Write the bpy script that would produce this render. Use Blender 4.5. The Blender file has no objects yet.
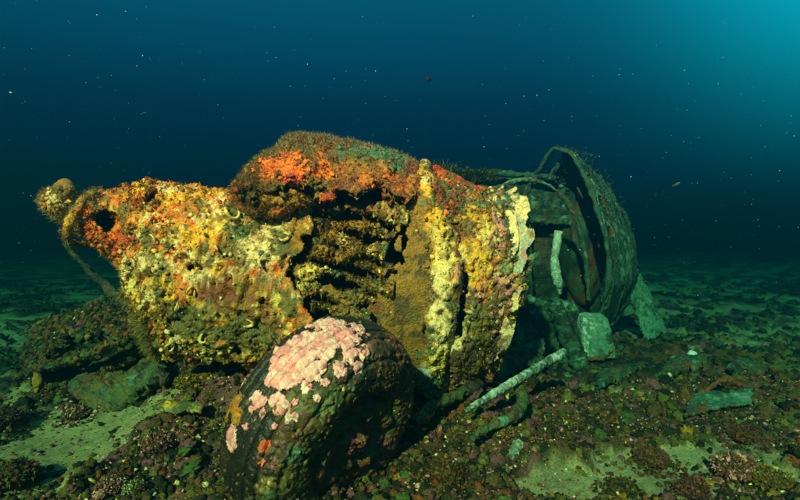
import bpy, math, random
import numpy as np

# ------------------------------------------------------------------ camera, water light, sun, exposure
sc = bpy.context.scene
COL = sc.collection
FPX = 533.0            # focal length in pixels of the 800 px wide frame
CAMZ = 0.9
cd = bpy.data.cameras.new('camera')
cam = bpy.data.objects.new('camera', cd); COL.objects.link(cam)
cam.location = (0, 0, CAMZ); cam.rotation_euler = (math.radians(90), 0, 0)
cd.sensor_width = 36.0; cd.lens = 36.0 * FPX / 800.0
cd.shift_y = -20.0 / 800.0
cd.clip_start = 0.05; cd.clip_end = 400.0
sc.camera = cam

world = bpy.data.worlds.new('World'); sc.world = world; world.use_nodes = True
wn = world.node_tree; wn.nodes.clear()
SUN_AZ, SUN_EL = math.radians(-20), math.radians(31)     # azimuth the light comes from, seen from the wreck: behind the diver, left


def world_water():
    """light of the open water: dark at the level of the eye, brighter towards the surface, the sun's glow in the water up to the right"""
    n, l = wn.nodes, wn.links
    out = n.new('ShaderNodeOutputWorld'); bg = n.new('ShaderNodeBackground')
    tc = n.new('ShaderNodeTexCoord'); sp = n.new('ShaderNodeSeparateXYZ')
    l.new(tc.outputs['Generated'], sp.inputs[0])
    r = n.new('ShaderNodeValToRGB'); e = r.color_ramp.elements
    half = n.new('ShaderNodeMapRange'); half.inputs['From Min'].default_value = -1.0
    l.new(sp.outputs['Z'], half.inputs['Value'])
    stops = [(-1.0, (0.0002, 0.002, 0.004)), (0.0, (0.0003, 0.0065, 0.014)), (0.1, (0.0004, 0.010, 0.024)), (0.22, (0.0006, 0.0175, 0.039)),
             (0.30, (0.0008, 0.030, 0.060)), (0.40, (0.001, 0.045, 0.085)), (0.6, (0.002, 0.085, 0.125)), (1.0, (0.006, 0.20, 0.22))]
    e[0].position = 0.0; e[0].color = stops[0][1] + (1,)
    e[1].position = 1.0; e[1].color = stops[-1][1] + (1,)
    for p, c in stops[1:-1]:
        k = e.new(p * 0.5 + 0.5); k.color = c + (1,)
    l.new(half.outputs[0], r.inputs[0])
    dot = n.new('ShaderNodeVectorMath'); dot.operation = 'DOT_PRODUCT'; dot.inputs[1].default_value = (0.676, 0.600, 0.428)
    l.new(tc.outputs['Generated'], dot.inputs[0])
    mx = n.new('ShaderNodeMath'); mx.operation = 'MAXIMUM'; mx.inputs[1].default_value = 0.0; l.new(dot.outputs['Value'], mx.inputs[0])
    pw = n.new('ShaderNodeMath'); pw.operation = 'POWER'; pw.inputs[1].default_value = 24.0; l.new(mx.outputs[0], pw.inputs[0])
    gl = n.new('ShaderNodeMix'); gl.data_type = 'RGBA'; gl.blend_type = 'ADD'; gl.inputs[7].default_value = (0.001, 0.27, 0.33, 1)
    l.new(pw.outputs[0], gl.inputs['Factor']); l.new(r.outputs[0], gl.inputs[6])
    l.new(gl.outputs[2], bg.inputs[0]); bg.inputs[1].default_value = 0.51
    l.new(bg.outputs[0], out.inputs[0])


world_water()

ld = bpy.data.lights.new('sun', 'SUN'); sun = bpy.data.objects.new('sun', ld); COL.objects.link(sun)
ld.energy = 5.0; ld.angle = math.radians(1.2); ld.color = (1.0, 0.40, 0.17)  # this lamp stands for the diver's flash, hence the orange
from mathutils import Vector
sdir = Vector((math.sin(SUN_AZ) * math.cos(SUN_EL), -math.cos(SUN_AZ) * math.cos(SUN_EL), math.sin(SUN_EL)))
sun.rotation_euler = sdir.to_track_quat('Z', 'Y').to_euler()
sun.location = (-3, -3, 6)

sc.view_settings.view_transform = 'Standard'; sc.view_settings.look = 'None'
sc.view_settings.gamma = 1.0; sc.view_settings.exposure = 2.35
sc.view_settings.use_curve_mapping = False
sc.cycles.use_denoising = True
sc.cycles.max_bounces = 6; sc.cycles.diffuse_bounces = 3; sc.cycles.volume_bounces = 0
sc.cycles.sample_clamp_indirect = 4.0

rng = np.random.default_rng(7)
random.seed(7)


def P(px, py, D):
    return np.array([(px - 400.0) / FPX * D, D, CAMZ - (py - 230.0) / FPX * D])


# ------------------------------------------------------------------ noise
def _h(ix, iy, iz, seed):
    h = (ix.astype(np.uint32) * np.uint32(374761393) + iy.astype(np.uint32) * np.uint32(668265263)
         + iz.astype(np.uint32) * np.uint32(2147483647) + np.uint32((seed * 974711 + 12345) & 0xffffffff))
    h = (h ^ (h >> np.uint32(13))) * np.uint32(1274126177)
    h = (h ^ (h >> np.uint32(16))) * np.uint32(2246822519)
    h = h ^ (h >> np.uint32(15))
    return h.astype(np.float32) * np.float32(1.0 / 4294967296.0)


def vnoise(p, seed=0):
    p = np.asarray(p, dtype=np.float32) + np.float32(seed * 3.17)
    i = np.floor(p).astype(np.int64); f = p - i
    w = f * f * f * (f * (f * 6 - 15) + 10)
    r = 0
    for dx in (0, 1):
        wx = w[:, 0] if dx else 1 - w[:, 0]
        for dy in (0, 1):
            wy = w[:, 1] if dy else 1 - w[:, 1]
            for dz in (0, 1):
                wz = w[:, 2] if dz else 1 - w[:, 2]
                r = r + wx * wy * wz * _h(i[:, 0] + dx, i[:, 1] + dy, i[:, 2] + dz, seed)
    return r * 2 - 1


def fbm(p, octv=3, seed=0, gain=0.5):
    p = np.asarray(p, dtype=np.float32); a, s, r = 1.0, 0.0, 0.0
    for k in range(octv):
        r = r + a * vnoise(p, seed + k * 17); s += a; a *= gain; p = p * 2.03
    return r / s


def worley(p, seed=0):
    """distance to the nearest cell point and a random number of that cell"""
    p = np.asarray(p, dtype=np.float32); i = np.floor(p).astype(np.int64)
    d1 = np.full(len(p), 9.0, np.float32); cid = np.zeros(len(p), np.float32)
    for dx in (-1, 0, 1):
        for dy in (-1, 0, 1):
            for dz in (-1, 0, 1):
                jx, jy, jz = i[:, 0] + dx, i[:, 1] + dy, i[:, 2] + dz
                q = (jx + _h(jx, jy, jz, seed) - p[:, 0]) ** 2 + (jy + _h(jx, jy, jz, seed + 1) - p[:, 1]) ** 2 \
                    + (jz + _h(jx, jy, jz, seed + 2) - p[:, 2]) ** 2
                m = q < d1
                d1 = np.where(m, q, d1); cid = np.where(m, _h(jx, jy, jz, seed + 3), cid)
    return np.sqrt(d1), cid


def sstep(a, b, x):
    t = np.clip((x - a) / (b - a), 0, 1)
    return t * t * (3 - 2 * t)


# ------------------------------------------------------------------ mesh helpers
def link(name, me, mat, parent=None):
    o = bpy.data.objects.new(name, me); COL.objects.link(o)
    if mat is not None:
        me.materials.append(mat)
    if parent is not None:
        o.parent = parent
        o.matrix_parent_inverse.identity()
        o.location = -np.array(parent['_base'])
    return o


def build(name, V, F, mat, parent=None, col=None, smooth=True):
    V = np.ascontiguousarray(V, dtype=np.float32)
    me = bpy.data.meshes.new(name)
    me.vertices.add(len(V)); me.vertices.foreach_set('co', V.ravel())
    if isinstance(F, (list, tuple)):
        Fs = [np.asarray(f, dtype=np.int32) for f in F if len(f)]
    else:
        Fs = [np.asarray(F, dtype=np.int32)]
    loops = np.concatenate([f.ravel() for f in Fs])
    tot = np.concatenate([np.full(len(f), f.shape[1], np.int32) for f in Fs])
    st = np.concatenate([[0], np.cumsum(tot)[:-1]]).astype(np.int32)
    me.loops.add(len(loops)); me.loops.foreach_set('vertex_index', loops)
    me.polygons.add(len(tot)); me.polygons.foreach_set('loop_start', st); me.polygons.foreach_set('loop_total', tot)
    me.polygons.foreach_set('use_smooth', np.full(len(tot), smooth, bool))
    if col is not None:
        a = me.color_attributes.new('Col', 'FLOAT_COLOR', 'POINT')
        c = np.ones((len(V), 4), np.float32); c[:, :3] = np.clip(col, 0, 1)
        a.data.foreach_set('color', c.ravel())
    me.update(calc_edges=True); me.validate()
    return link(name, me, mat, parent)


def thing(name, base, label, cat, group=None):
    o = bpy.data.objects.new(name, None); COL.objects.link(o)
    o.empty_display_size = 0.1
    o.location = base; o['_base'] = [float(x) for x in base]
    o['label'] = label; o['category'] = cat
    if group: o['group'] = group
    return o


def tag(o, label, cat, group=None):
    o['label'] = label; o['category'] = cat
    if group: o['group'] = group
    return o


def grid_normals(G):
    du = np.gradient(G, axis=0); dv = np.gradient(G, axis=1)
    n = np.cross(du, dv); n /= (np.linalg.norm(n, axis=2, keepdims=True) + 1e-9)
    return n


def sheet(G, thick=0.0, mask=None, flip=False, closed_v=False):
    """quads over a grid of points; with thickness a back skin and walls round every open edge"""
    nu, nv = G.shape[:2]
    if closed_v:
        G = np.concatenate([G, G[:, :1]], axis=1)
        Gp = np.concatenate([G[:, -2:-1], G, G[:, 1:2]], axis=1)
        n = grid_normals(Gp)[:, 1:-1]
        nv += 1
    else:
        n = grid_normals(G)
    if flip: n = -n
    idx = np.arange(nu * nv).reshape(nu, nv)
    if closed_v: idx[:, -1] = idx[:, 0]
    q = np.stack([idx[:-1, :-1], idx[1:, :-1], idx[1:, 1:], idx[:-1, 1:]], axis=-1)
    if mask is None: mask = np.ones((nu - 1, nv - 1), bool)
    Q = q[mask]
    if flip: Q = Q[:, ::-1]
    V = G.reshape(-1, 3); N = n.reshape(-1, 3)
    if thick <= 0:
        return V, Q, N
    off = len(V)
    V2 = np.concatenate([V, V - N * thick]); N2 = np.concatenate([N, N])
    ed = np.concatenate([Q[:, [0, 1]], Q[:, [1, 2]], Q[:, [2, 3]], Q[:, [3, 0]]])
    key = ed[:, 0].astype(np.int64) * (off + 1) + ed[:, 1]
    rkey = ed[:, 1].astype(np.int64) * (off + 1) + ed[:, 0]
    b = ed[~np.isin(rkey, key)]
    walls = np.stack([b[:, 1], b[:, 0], b[:, 0] + off, b[:, 1] + off], axis=-1)
    return V2, np.concatenate([Q, Q[:, ::-1] + off, walls]), N2


def compact(V, F, *arrs):
    u, inv = np.unique(F, return_inverse=True)
    return (V[u], inv.reshape(F.shape)) + tuple(a[u] for a in arrs)


def spline(pts, n):
    pts = np.asarray(pts, float); m = len(pts)
    if m == 2:
        t = np.linspace(0, 1, n)[:, None]; return pts[0] * (1 - t) + pts[1] * t
    q = np.concatenate([[2 * pts[0] - pts[1]], pts, [2 * pts[-1] - pts[-2]]])
    t = np.linspace(0, m - 1 - 1e-6, n); i = t.astype(int); f = (t - i)[:, None]
    p0, p1, p2, p3 = q[i], q[i + 1], q[i + 2], q[i + 3]
    return 0.5 * (2 * p1 + (p2 - p0) * f + (2 * p0 - 5 * p1 + 4 * p2 - p3) * f ** 2 + (3 * p1 - p0 - 3 * p2 + p3) * f ** 3)


def tube_grid(path, rad, nseg, sx=1.0, up=(0, 0, 1)):
    path = np.asarray(path, float); n = len(path)
    rad = np.interp(np.linspace(0, 1, n), np.linspace(0, 1, len(rad)), rad) if np.ndim(rad) else np.full(n, rad)
    t = np.gradient(path, axis=0); t /= np.linalg.norm(t, axis=1, keepdims=True)
    up = np.asarray(up, float)
    a = np.cross(t, up); a /= (np.linalg.norm(a, axis=1, keepdims=True) + 1e-9); b = np.cross(a, t)
    th = np.linspace(0, 2 * np.pi, nseg, endpoint=False)
    return path[:, None] + rad[:, None, None] * (np.cos(th)[None, :, None] * a[:, None] * sx + np.sin(th)[None, :, None] * b[:, None])


def crust(V, N, amp=1.0, seed=0):
    """relief of marine growth on a skin: swells, clumps, knobs"""
    Wp = V + 0.022 * np.stack([vnoise(V * 19, seed + 40), vnoise(V * 19, seed + 41), vnoise(V * 19, seed + 42)], 1) \
        + 0.009 * np.stack([vnoise(V * 51, seed + 43), vnoise(V * 51, seed + 44), vnoise(V * 51, seed + 45)], 1)
    d = 0.024 * fbm(V * 5.5, 3, seed) + 0.020 * fbm(V * 17, 3, seed + 5, 0.6)
    f, c1 = worley(Wp * 21, seed + 9)
    d = d + 0.013 * (1 - np.minimum(f, 1) ** 1.5 * 1.4) * sstep(0.35, 0.9, c1)
    f, c2 = worley(Wp * 58, seed + 21)
    d = d + 0.006 * (1 - np.minimum(f, 1) ** 1.5 * 1.5) * sstep(0.2, 0.9, c2)
    d = d + 0.006 * fbm(V * 75, 2, seed + 4)
    d = d - 0.030 * sstep(0.42, 0.72, fbm(Wp * 20, 2, seed + 60)) - 0.016 * sstep(0.40, 0.7, fbm(V * 47, 2, seed + 61))
    amp = np.asarray(amp)
    return V + N * (d * amp)[:, None], c1, c2


# ------------------------------------------------------------------ growth colours (albedo)
PAL = dict(
    orange=(0.74, 0.17, 0.010), redor=(0.50, 0.050, 0.012), yellow=(0.74, 0.39, 0.018), ochre=(0.30, 0.145, 0.012),
    olive=(0.125, 0.098, 0.020), cream=(0.82, 0.59, 0.27), lemon=(0.76, 0.56, 0.13), dark=(0.022, 0.022, 0.012),
    teal=(0.060, 0.155, 0.095), pink=(0.62, 0.25, 0.22), rust=(0.20, 0.055, 0.016), green=(0.07, 0.10, 0.028),
    brown=(0.085, 0.050, 0.018), grey=(0.34, 0.36, 0.30), sand=(0.31, 0.26, 0.12), purple=(0.17, 0.060, 0.065))
PN = list(PAL); PC = np.array([PAL[k] for k in PN])


def zcolor(V, base, zones=(), freq=9.0, seed=0, c1=None, c2=None, sharp=12.0, jit=0.22):
    """patchwork of growth: every kind has a field, the strongest wins; zones favour kinds in places on the wreck"""
    n = len(V); names = set(base)
    for z in zones: names |= set(z[4])
    names = sorted(names); F = np.zeros((n, len(names)), np.float32)
    for k, nm in enumerate(names):
        j = PN.index(nm)
        b = np.full(n, base.get(nm, -1.6), np.float32)
        for (zx, zz, rx, rz, dd) in zones:
            if nm in dd:
                g = np.exp(-((V[:, 0] - zx) / rx) ** 2 - ((V[:, 2] - zz) / rz) ** 2)
                b = b + dd[nm] * g
        F[:, k] = b + 0.75 * fbm(V * freq * 0.4, 2, seed + 31 * j) + 0.85 * fbm(V * freq * 1.1, 3, seed + 31 * j + 7, 0.62)
        if c1 is not None: F[:, k] += jit * np.sin(c1 * 6.283 * (3 + j) + j)
        if c2 is not None: F[:, k] += jit * 0.75 * np.sin(c2 * 6.283 * (2 + j) + 2 * j)
    F -= F.max(axis=1, keepdims=True); W = np.exp(F * sharp); W /= W.sum(axis=1, keepdims=True)
    c = W @ np.array([PAL[nm] for nm in names])
    c *= (1.0 + 0.18 * vnoise(V * 55, seed + 3) + 0.10 * vnoise(V * 130, seed + 8))[:, None]
    return np.clip(c, 0.004, 0.95)


# ------------------------------------------------------------------ materials
def nodes(name):
    m = bpy.data.materials.new(name); m.use_nodes = True
    nt = m.node_tree; nt.nodes.clear()
    out = nt.nodes.new('ShaderNodeOutputMaterial'); b = nt.nodes.new('ShaderNodeBsdfPrincipled')
    nt.links.new(b.outputs[0], out.inputs[0])
    return m, nt, b


def growth_mat(name, rough=0.85, spec=0.25, bump=0.9, scale=1.0, var=0.35):
    m, nt, b = nodes(name); L = nt.links; N = nt.nodes
    at = N.new('ShaderNodeAttribute'); at.attribute_name = 'Col'
    tc = N.new('ShaderNodeTexCoord')
    n1 = N.new('ShaderNodeTexNoise'); n1.inputs['Scale'].default_value = 120 * scale; n1.inputs['Detail'].default_value = 4
    n2 = N.new('ShaderNodeTexVoronoi'); n2.inputs['Scale'].default_value = 95 * scale
    L.new(tc.outputs['Object'], n1.inputs['Vector']); L.new(tc.outputs['Object'], n2.inputs['Vector'])
    mr = N.new('ShaderNodeMapRange'); mr.inputs['From Min'].default_value = 0.3; mr.inputs['From Max'].default_value = 0.7
    mr.inputs['To Min'].default_value = 1 - var; mr.inputs['To Max'].default_value = 1 + var
    L.new(n1.outputs['Fac'], mr.inputs['Value'])
    mx = N.new('ShaderNodeMix'); mx.data_type = 'RGBA'; mx.blend_type = 'MULTIPLY'; mx.inputs['Factor'].default_value = 1
    L.new(at.outputs['Color'], mx.inputs[6]); L.new(mr.outputs[0], mx.inputs[7])
    L.new(mx.outputs[2], b.inputs['Base Color'])
    ad = N.new('ShaderNodeMath'); ad.operation = 'MULTIPLY_ADD'; ad.inputs[1].default_value = -0.25
    L.new(n2.outputs['Distance'], ad.inputs[0]); L.new(n1.outputs['Fac'], ad.inputs[2])
    bp = N.new('ShaderNodeBump'); bp.inputs['Strength'].default_value = bump; bp.inputs['Distance'].default_value = 0.008 / scale
    L.new(ad.outputs[0], bp.inputs['Height']); L.new(bp.outputs[0], b.inputs['Normal'])
    b.inputs['Roughness'].default_value = rough; b.inputs['Specular IOR Level'].default_value = spec
    return m


M_GROWTH = growth_mat('encrusting_growth', rough=0.58, spec=0.45, bump=0.85)
M_CORALLINE = growth_mat('coralline', rough=0.6, spec=0.4, bump=0.7, var=0.22)
M_TYRE = growth_mat('fouled_rubber', rough=0.5, spec=0.45, bump=0.5)
M_METAL = growth_mat('fouled_metal', rough=0.75, spec=0.3, bump=0.6, scale=0.6, var=0.4)
M_SEABED = growth_mat('seabed_sand', rough=0.95, spec=0.1, bump=0.35, scale=1.3, var=0.45)
M_RUBBLE = growth_mat('rubble_growth', rough=0.9, spec=0.15, bump=0.8, var=0.4)


def fuzz_mat(name):
    m, nt, b = nodes(name)
    at = nt.nodes.new('ShaderNodeAttribute'); at.attribute_name = 'Col'
    nt.links.new(at.outputs['Color'], b.inputs['Base Color'])
    b.inputs['Roughness'].default_value = 0.8; b.inputs['Specular IOR Level'].default_value = 0.1
    tr = nt.nodes.new('ShaderNodeBsdfTranslucent'); nt.links.new(at.outputs['Color'], tr.inputs[0])
    mx = nt.nodes.new('ShaderNodeMixShader'); mx.inputs[0].default_value = 0.4
    out = [n for n in nt.nodes if n.type == 'OUTPUT_MATERIAL'][0]
    nt.links.new(b.outputs[0], mx.inputs[1]); nt.links.new(tr.outputs[0], mx.inputs[2]); nt.links.new(mx.outputs[0], out.inputs[0])
    return m


M_FUZZ = fuzz_mat('hydroid_fuzz')


# ------------------------------------------------------------------ small growth, scattered in bulk
def icosphere(sub):
    t = (1 + 5 ** 0.5) / 2
    v = [(-1, t, 0), (1, t, 0), (-1, -t, 0), (1, -t, 0), (0, -1, t), (0, 1, t), (0, -1, -t), (0, 1, -t), (t, 0, -1), (t, 0, 1), (-t, 0, -1), (-t, 0, 1)]
    f = [(0, 11, 5), (0, 5, 1), (0, 1, 7), (0, 7, 10), (0, 10, 11), (1, 5, 9), (5, 11, 4), (11, 10, 2), (10, 7, 6), (7, 1, 8),
         (3, 9, 4), (3, 4, 2), (3, 2, 6), (3, 6, 8), (3, 8, 9), (4, 9, 5), (2, 4, 11), (6, 2, 10), (8, 6, 7), (9, 8, 1)]
    v = [np.array(x, float) / np.linalg.norm(x) for x in v]
    for _ in range(sub):
        cache, nf = {}, []
        def mid(a, b):
            k = (min(a, b), max(a, b))
            if k not in cache:
                w = v[a] + v[b]; v.append(w / np.linalg.norm(w)); cache[k] = len(v) - 1
            return cache[k]
        for a, b, c in f:
            x, y, z = mid(a, b), mid(b, c), mid(c, a)
            nf += [(a, x, z), (b, y, x), (c, z, y), (x, y, z)]
        f = nf
    return np.array(v), np.array(f)


ICO = [icosphere(k) for k in range(4)]


def rand_frames(n, nrm=None):
    if nrm is None:
        nrm = rng.normal(size=(n, 3))
    nrm = nrm / (np.linalg.norm(nrm, axis=1, keepdims=True) + 1e-9)
    a = rng.normal(size=(n, 3)); a -= (a * nrm).sum(1, keepdims=True) * nrm; a /= np.linalg.norm(a, axis=1, keepdims=True)
    b = np.cross(nrm, a)
    return np.stack([a, b, nrm], axis=1)      # rows


def blobs(pos, nrm, size, col, sub=1, squash=0.75, rough=0.35, seed=0):
    """knobby lumps seated on a surface"""
    v, f = ICO[sub]; n = len(pos); R = rand_frames(n, nrm)
    s = np.stack([size * rng.uniform(0.7, 1.3, n), size * rng.uniform(0.7, 1.3, n), size * squash * rng.uniform(0.6, 1.3, n)], 1)
    loc = v[None] * (1 + rough * rng.uniform(-1, 1, (n, len(v))))[..., None] * s[:, None]
    W = np.einsum('nvi,nij->nvj', loc, R) + pos[:, None]
    Fa = (f[None] + (np.arange(n) * len(v))[:, None, None]).reshape(-1, 3)
    C = (col[:, None] * rng.uniform(0.7, 1.25, (n, len(v)))[..., None]).reshape(-1, 3)
    return W.reshape(-1, 3), Fa, C


def hairs(pos, nrm, length, width, col, droop=0.25, spread=0.5):
    """two-segment tapering filaments"""
    n = len(pos)
    d = nrm + spread * rng.normal(size=(n, 3)); d /= np.linalg.norm(d, axis=1, keepdims=True)
    s = rng.normal(size=(n, 3)); s -= (s * d).sum(1, keepdims=True) * d; s /= np.linalg.norm(s, axis=1, keepdims=True)
    L = length[:, None]; w = np.asarray(width).reshape(-1, 1)
    bend = s[:, [1, 2, 0]] * droop
    p1 = pos + d * L * 0.55; p2 = p1 + (d + bend) * L * 0.5
    V = np.stack([pos - s * w, pos + s * w, p1 + s * w * 0.75, p1 - s * w * 0.75, p2], 1).reshape(-1, 3)
    k = (np.arange(n) * 5)[:, None]
    Fq = np.concatenate([k, k + 1, k + 2, k + 3], 1); Ft = np.concatenate([k + 3, k + 2, k + 4], 1)
    C = np.repeat(col, 5, axis=0).reshape(n, 5, 3) * np.array([0.8, 0.8, 1, 1, 1.1])[None, :, None]
    return V, Fq, Ft, C.reshape(-1, 3)


def join(parts):
    Vs, Fs, Cs, o = [], [], [], 0
    for V, F, C in parts:
        Vs.append(V); Fs.append(F + o); Cs.append(C); o += len(V)
    return np.concatenate(Vs), np.concatenate(Fs), np.concatenate(Cs)


def join_hairs(parts):
    Vs, Q, T, Cs, o = [], [], [], [], 0
    for V, q, t, C in parts:
        Vs.append(V); Q.append(q + o); T.append(t + o); Cs.append(C); o += len(V)
    return np.concatenate(Vs), [np.concatenate(Q), np.concatenate(T)], np.concatenate(Cs)


def pick(names, w, n):
    c = np.array([PAL[k] for k in names]); i = rng.choice(len(names), n, p=np.array(w) / np.sum(w))
    return c[i] * rng.uniform(0.65, 1.3, (n, 1))


# ------------------------------------------------------------------ the sea bed
SANDS = [(-1.38, 2.10, 0.24, 0.42, 1.5), (-1.0, 2.30, 0.2, 0.2, 0.6), (0.66, 1.84, 0.26, 0.15, 1.5), (1.08, 2.00, 0.36, 0.22, 1.6), (1.5, 1.85, 0.2, 0.1, 0.6),
         (-1.9, 2.5, 0.5, 0.3, 0.8), (1.0, 2.9, 0.3, 0.2, 0.5)]


def sandy(xy):
    p = np.concatenate([xy, np.zeros((len(xy), 1))], 1)
    s = 0.7 * fbm(p * 1.7, 3, 3) + 0.75 * fbm(p * 5, 3, 12, 0.65) - 0.22
    d = np.hypot(xy[:, 0], xy[:, 1])
    s = s + 0.45 * fbm(p * 11, 2, 21) * sstep(3.0, 4.5, d)
    s = s - 0.35 * (1 - sstep(3.0, 5.0, d)) + 0.36 * sstep(3.6, 6, d)
    for x, y, rx, ry, a in SANDS:
        s = s + a * np.exp(-((xy[:, 0] - x) / rx) ** 2 - ((xy[:, 1] - y) / ry) ** 2)
    return s


def bedz(xy):
    p = np.concatenate([xy, np.zeros((len(xy), 1))], 1)
    d = np.hypot(xy[:, 0], xy[:, 1])
    z = 0.05 * fbm(p * 1.1, 3, 41) + 0.10 * sstep(5, 20, d) * fbm(p * 0.25, 2, 6)
    for x, y, rx, ry, a in [(-0.75, 2.75, 0.55, 0.42, 0.24), (-0.80, 2.36, 0.30, 0.20, 0.15), (-0.35, 2.3, 0.3, 0.2, 0.10), (0.35, 2.75, 0.5, 0.4, 0.15), (-1.7, 3.0, 0.5, 0.35, 0.12), (1.2, 4.2, 0.9, 0.7, 0.06),
                            (0.35, 2.15, 0.35, 0.22, 0.05), (-0.85, 2.05, 0.25, 0.2, 0.08), (2.6, 3.2, 1.0, 0.8, 0.10)]:
        z = z + a * np.exp(-((xy[:, 0] - x) / rx) ** 2 - ((xy[:, 1] - y) / ry) ** 2)
    r = 1 - sstep(-0.05, 0.25, sandy(xy))
    z = z + r * (0.060 * fbm(p * 7, 4, 71, 0.6) + 0.028) + 0.004 * fbm(p * 30, 2, 9)
    near = d < 6
    if near.any():
        q = p[near] * 24; q = q + 0.5 * np.stack([vnoise(q * 0.9, 1), vnoise(q * 0.9, 2), 0 * q[:, 0]], 1); q[:, 2] = 0.5
        f, c = worley(q, 77)
        z[near] += r[near] * 0.022 * (1 - np.minimum(f, 1) ** 1.5) * (0.1 + c)
    return z


def make_seabed():
    def axis(lo, hi, fine_lo, fine_hi, step, grow):
        a = list(np.arange(fine_lo, fine_hi, step))
        s, x = step, a[-1]
        while x < hi: s *= grow; x += s; a.append(x)
        s, x, pre = step, a[0], []
        while x > lo: s *= grow; x -= s; pre.append(x)
        return np.array(pre[::-1] + a)
    xs = axis(-60, 60, -2.2, 2.4, 0.0125, 1.035); ys = axis(-3, 90, 1.2, 3.6, 0.0125, 1.028)
    X, Y = np.meshgrid(xs, ys, indexing='ij'); xy = np.stack([X.ravel(), Y.ravel()], 1)
    z = bedz(xy); s = sandy(xy); V = np.concatenate([xy, z[:, None]], 1)
    G = V.reshape(len(xs), len(ys), 3); V, Q, N = sheet(G)
    near = (np.hypot(V[:, 0], V[:, 1]) < 6)
    r = (1 - sstep(-0.05, 0.3, s)); c1 = np.zeros(len(V), np.float32)
    f, c = worley(V[near] * 24, 78); c1[near] = c
    far = zcolor(V, dict(brown=0.2, olive=-0.05, green=-0.45, dark=0.3, rust=-0.2, purple=0.0), freq=7, seed=5, c1=c1)
    sandc = np.array(PAL['sand'])[None] * (1 + 0.45 * fbm(V * 5, 3, 8) + 0.35 * vnoise(V * 70, 2))[:, None]
    k = sstep(-0.02, 0.22, s + 0.22 * fbm(V * 22, 3, 11, 0.7))[:, None]
    o = build('seabed', V, Q, M_SEABED, None, far * (1 - k) + sandc * k)
    o['kind'] = 'structure'
    return o


make_seabed()


# ------------------------------------------------------------------ the engine nacelle
SX = 2.1 / FPX


def wx(px): return (px - 400) * SX


def wz(py, D=2.15): return CAMZ - (py - 230) / FPX * D


def loft(stations, nu, nth, th0, th1, e=1.0, closed=False):
    """stations: (px, top row, bottom row, centre depth, half depth) -> grid of points; angle 0 faces the camera, 90 is up"""
    s = np.array(stations, float)
    X = (s[:, 0] - 400) / FPX * (s[:, 3] - 0.82 * s[:, 4]); zt = CAMZ - (s[:, 1] - 230) / FPX * s[:, 3]; zb = CAMZ - (s[:, 2] - 230) / FPX * (s[:, 3] - s[:, 4] * 0.5)
    K = spline(np.stack([X, s[:, 3], (zt + zb) / 2, (zt - zb) / 2, s[:, 4]], 1), nu)
    th = np.radians(np.linspace(th0, th1, nth, endpoint=not closed))
    c = np.sign(np.cos(th)) * np.abs(np.cos(th)) ** e; sn = np.sign(np.sin(th)) * np.abs(np.sin(th)) ** e
    G = np.empty((nu, nth, 3))
    G[..., 0] = K[:, 0:1]
    G[..., 1] = K[:, 1:2] - K[:, 4:5] * c[None]
    G[..., 2] = K[:, 2:3] + K[:, 3:4] * sn[None]
    G[..., 0] += 0.24 * np.minimum(G[..., 2] - 0.86, 0) * sstep(0.10, 0.50, G[..., 0])     # the aft end rakes forward below
    return G


def cellmid(G):
    return (G[:-1, :-1] + G[1:, :-1] + G[1:, 1:] + G[:-1, 1:]) / 4


NAC = thing('engine_nacelle', (0.0, 2.5, 0.0), 'large encrusted aircraft engine nacelle, orange and yellow growth, nose pointing left above the wheel', 'aircraft wreck')

# where which growth thrives on the nacelle (x, z, radius x, radius z, favours)
ZN = [
    (wx(105), wz(225), 0.14, 0.16, dict(orange=0.7, redor=0.35, cream=-0.3, lemon=-0.3, ochre=0.3)),
    (wx(150), wz(200), 0.16, 0.10, dict(orange=0.3, yellow=0.75, ochre=0.35)),
    (wx(150), wz(270), 0.13, 0.16, dict(cream=0.75, lemon=0.5, yellow=0.55, orange=0.25)),
    (wx(195), wz(270), 0.12, 0.10, dict(orange=0.3, cream=0.35, yellow=0.3)),
    (wx(245), wz(230), 0.16, 0.14, dict(teal=0.7, green=0.65, cream=0.5, olive=0.5, yellow=-0.1, orange=-0.5)),
    (wx(225), wz(295), 0.10, 0.09, dict(rust=0.7, redor=0.35, olive=0.3)),
    (wx(180), wz(320), 0.2, 0.10, dict(green=0.65, teal=0.3, olive=0.6, dark=0.4, yellow=0.2, ochre=0.3)),
    (wx(270), wz(330), 0.2, 0.12, dict(olive=0.8, brown=0.7, ochre=0.4, rust=0.3, cream=-0.5)),
]
BASE_N = dict(orange=0.16, redor=-0.25, yellow=0.2, ochre=0.18, olive=0.05, cream=0.04, lemon=-0.02, teal=-0.3, green=-0.15, rust=-0.12, dark=-0.3, pink=-0.55)

SURF = {}
PARTS = {}


def skin(name, G, thick, mask, seed, amp, base, zones, parent=NAC, mat=None, closed=False, freq=12.0, jit=0.28, flip=False, rough_edges=True):
    V, Q, N = sheet(G, 0, None, flip, closed)
    V2, c1, c2 = crust(V, N, amp, seed)
    nv = G.shape[1] + (1 if closed else 0)
    G2 = V2.reshape(G.shape[0], nv, 3)
    if closed: G2 = G2[:, :-1]
    Vt, Qt, Nt = sheet(G2, thick, mask, flip, closed)
    reps = len(Vt) // len(V2)
    col = zcolor(V2, base, zones, freq, seed, c1, c2, jit=jit)
    col = np.concatenate([col] * reps)
    nf = len(V2)
    used = np.unique(Qt[(Qt < nf).all(1)])
    Vt, Qt, col2 = compact(Vt, Qt, col)
    o = build(name, Vt, Qt, mat or M_GROWTH, parent, col2)
    SURF[name] = (V2[used], Nt[used], col[used])
    return o


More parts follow.
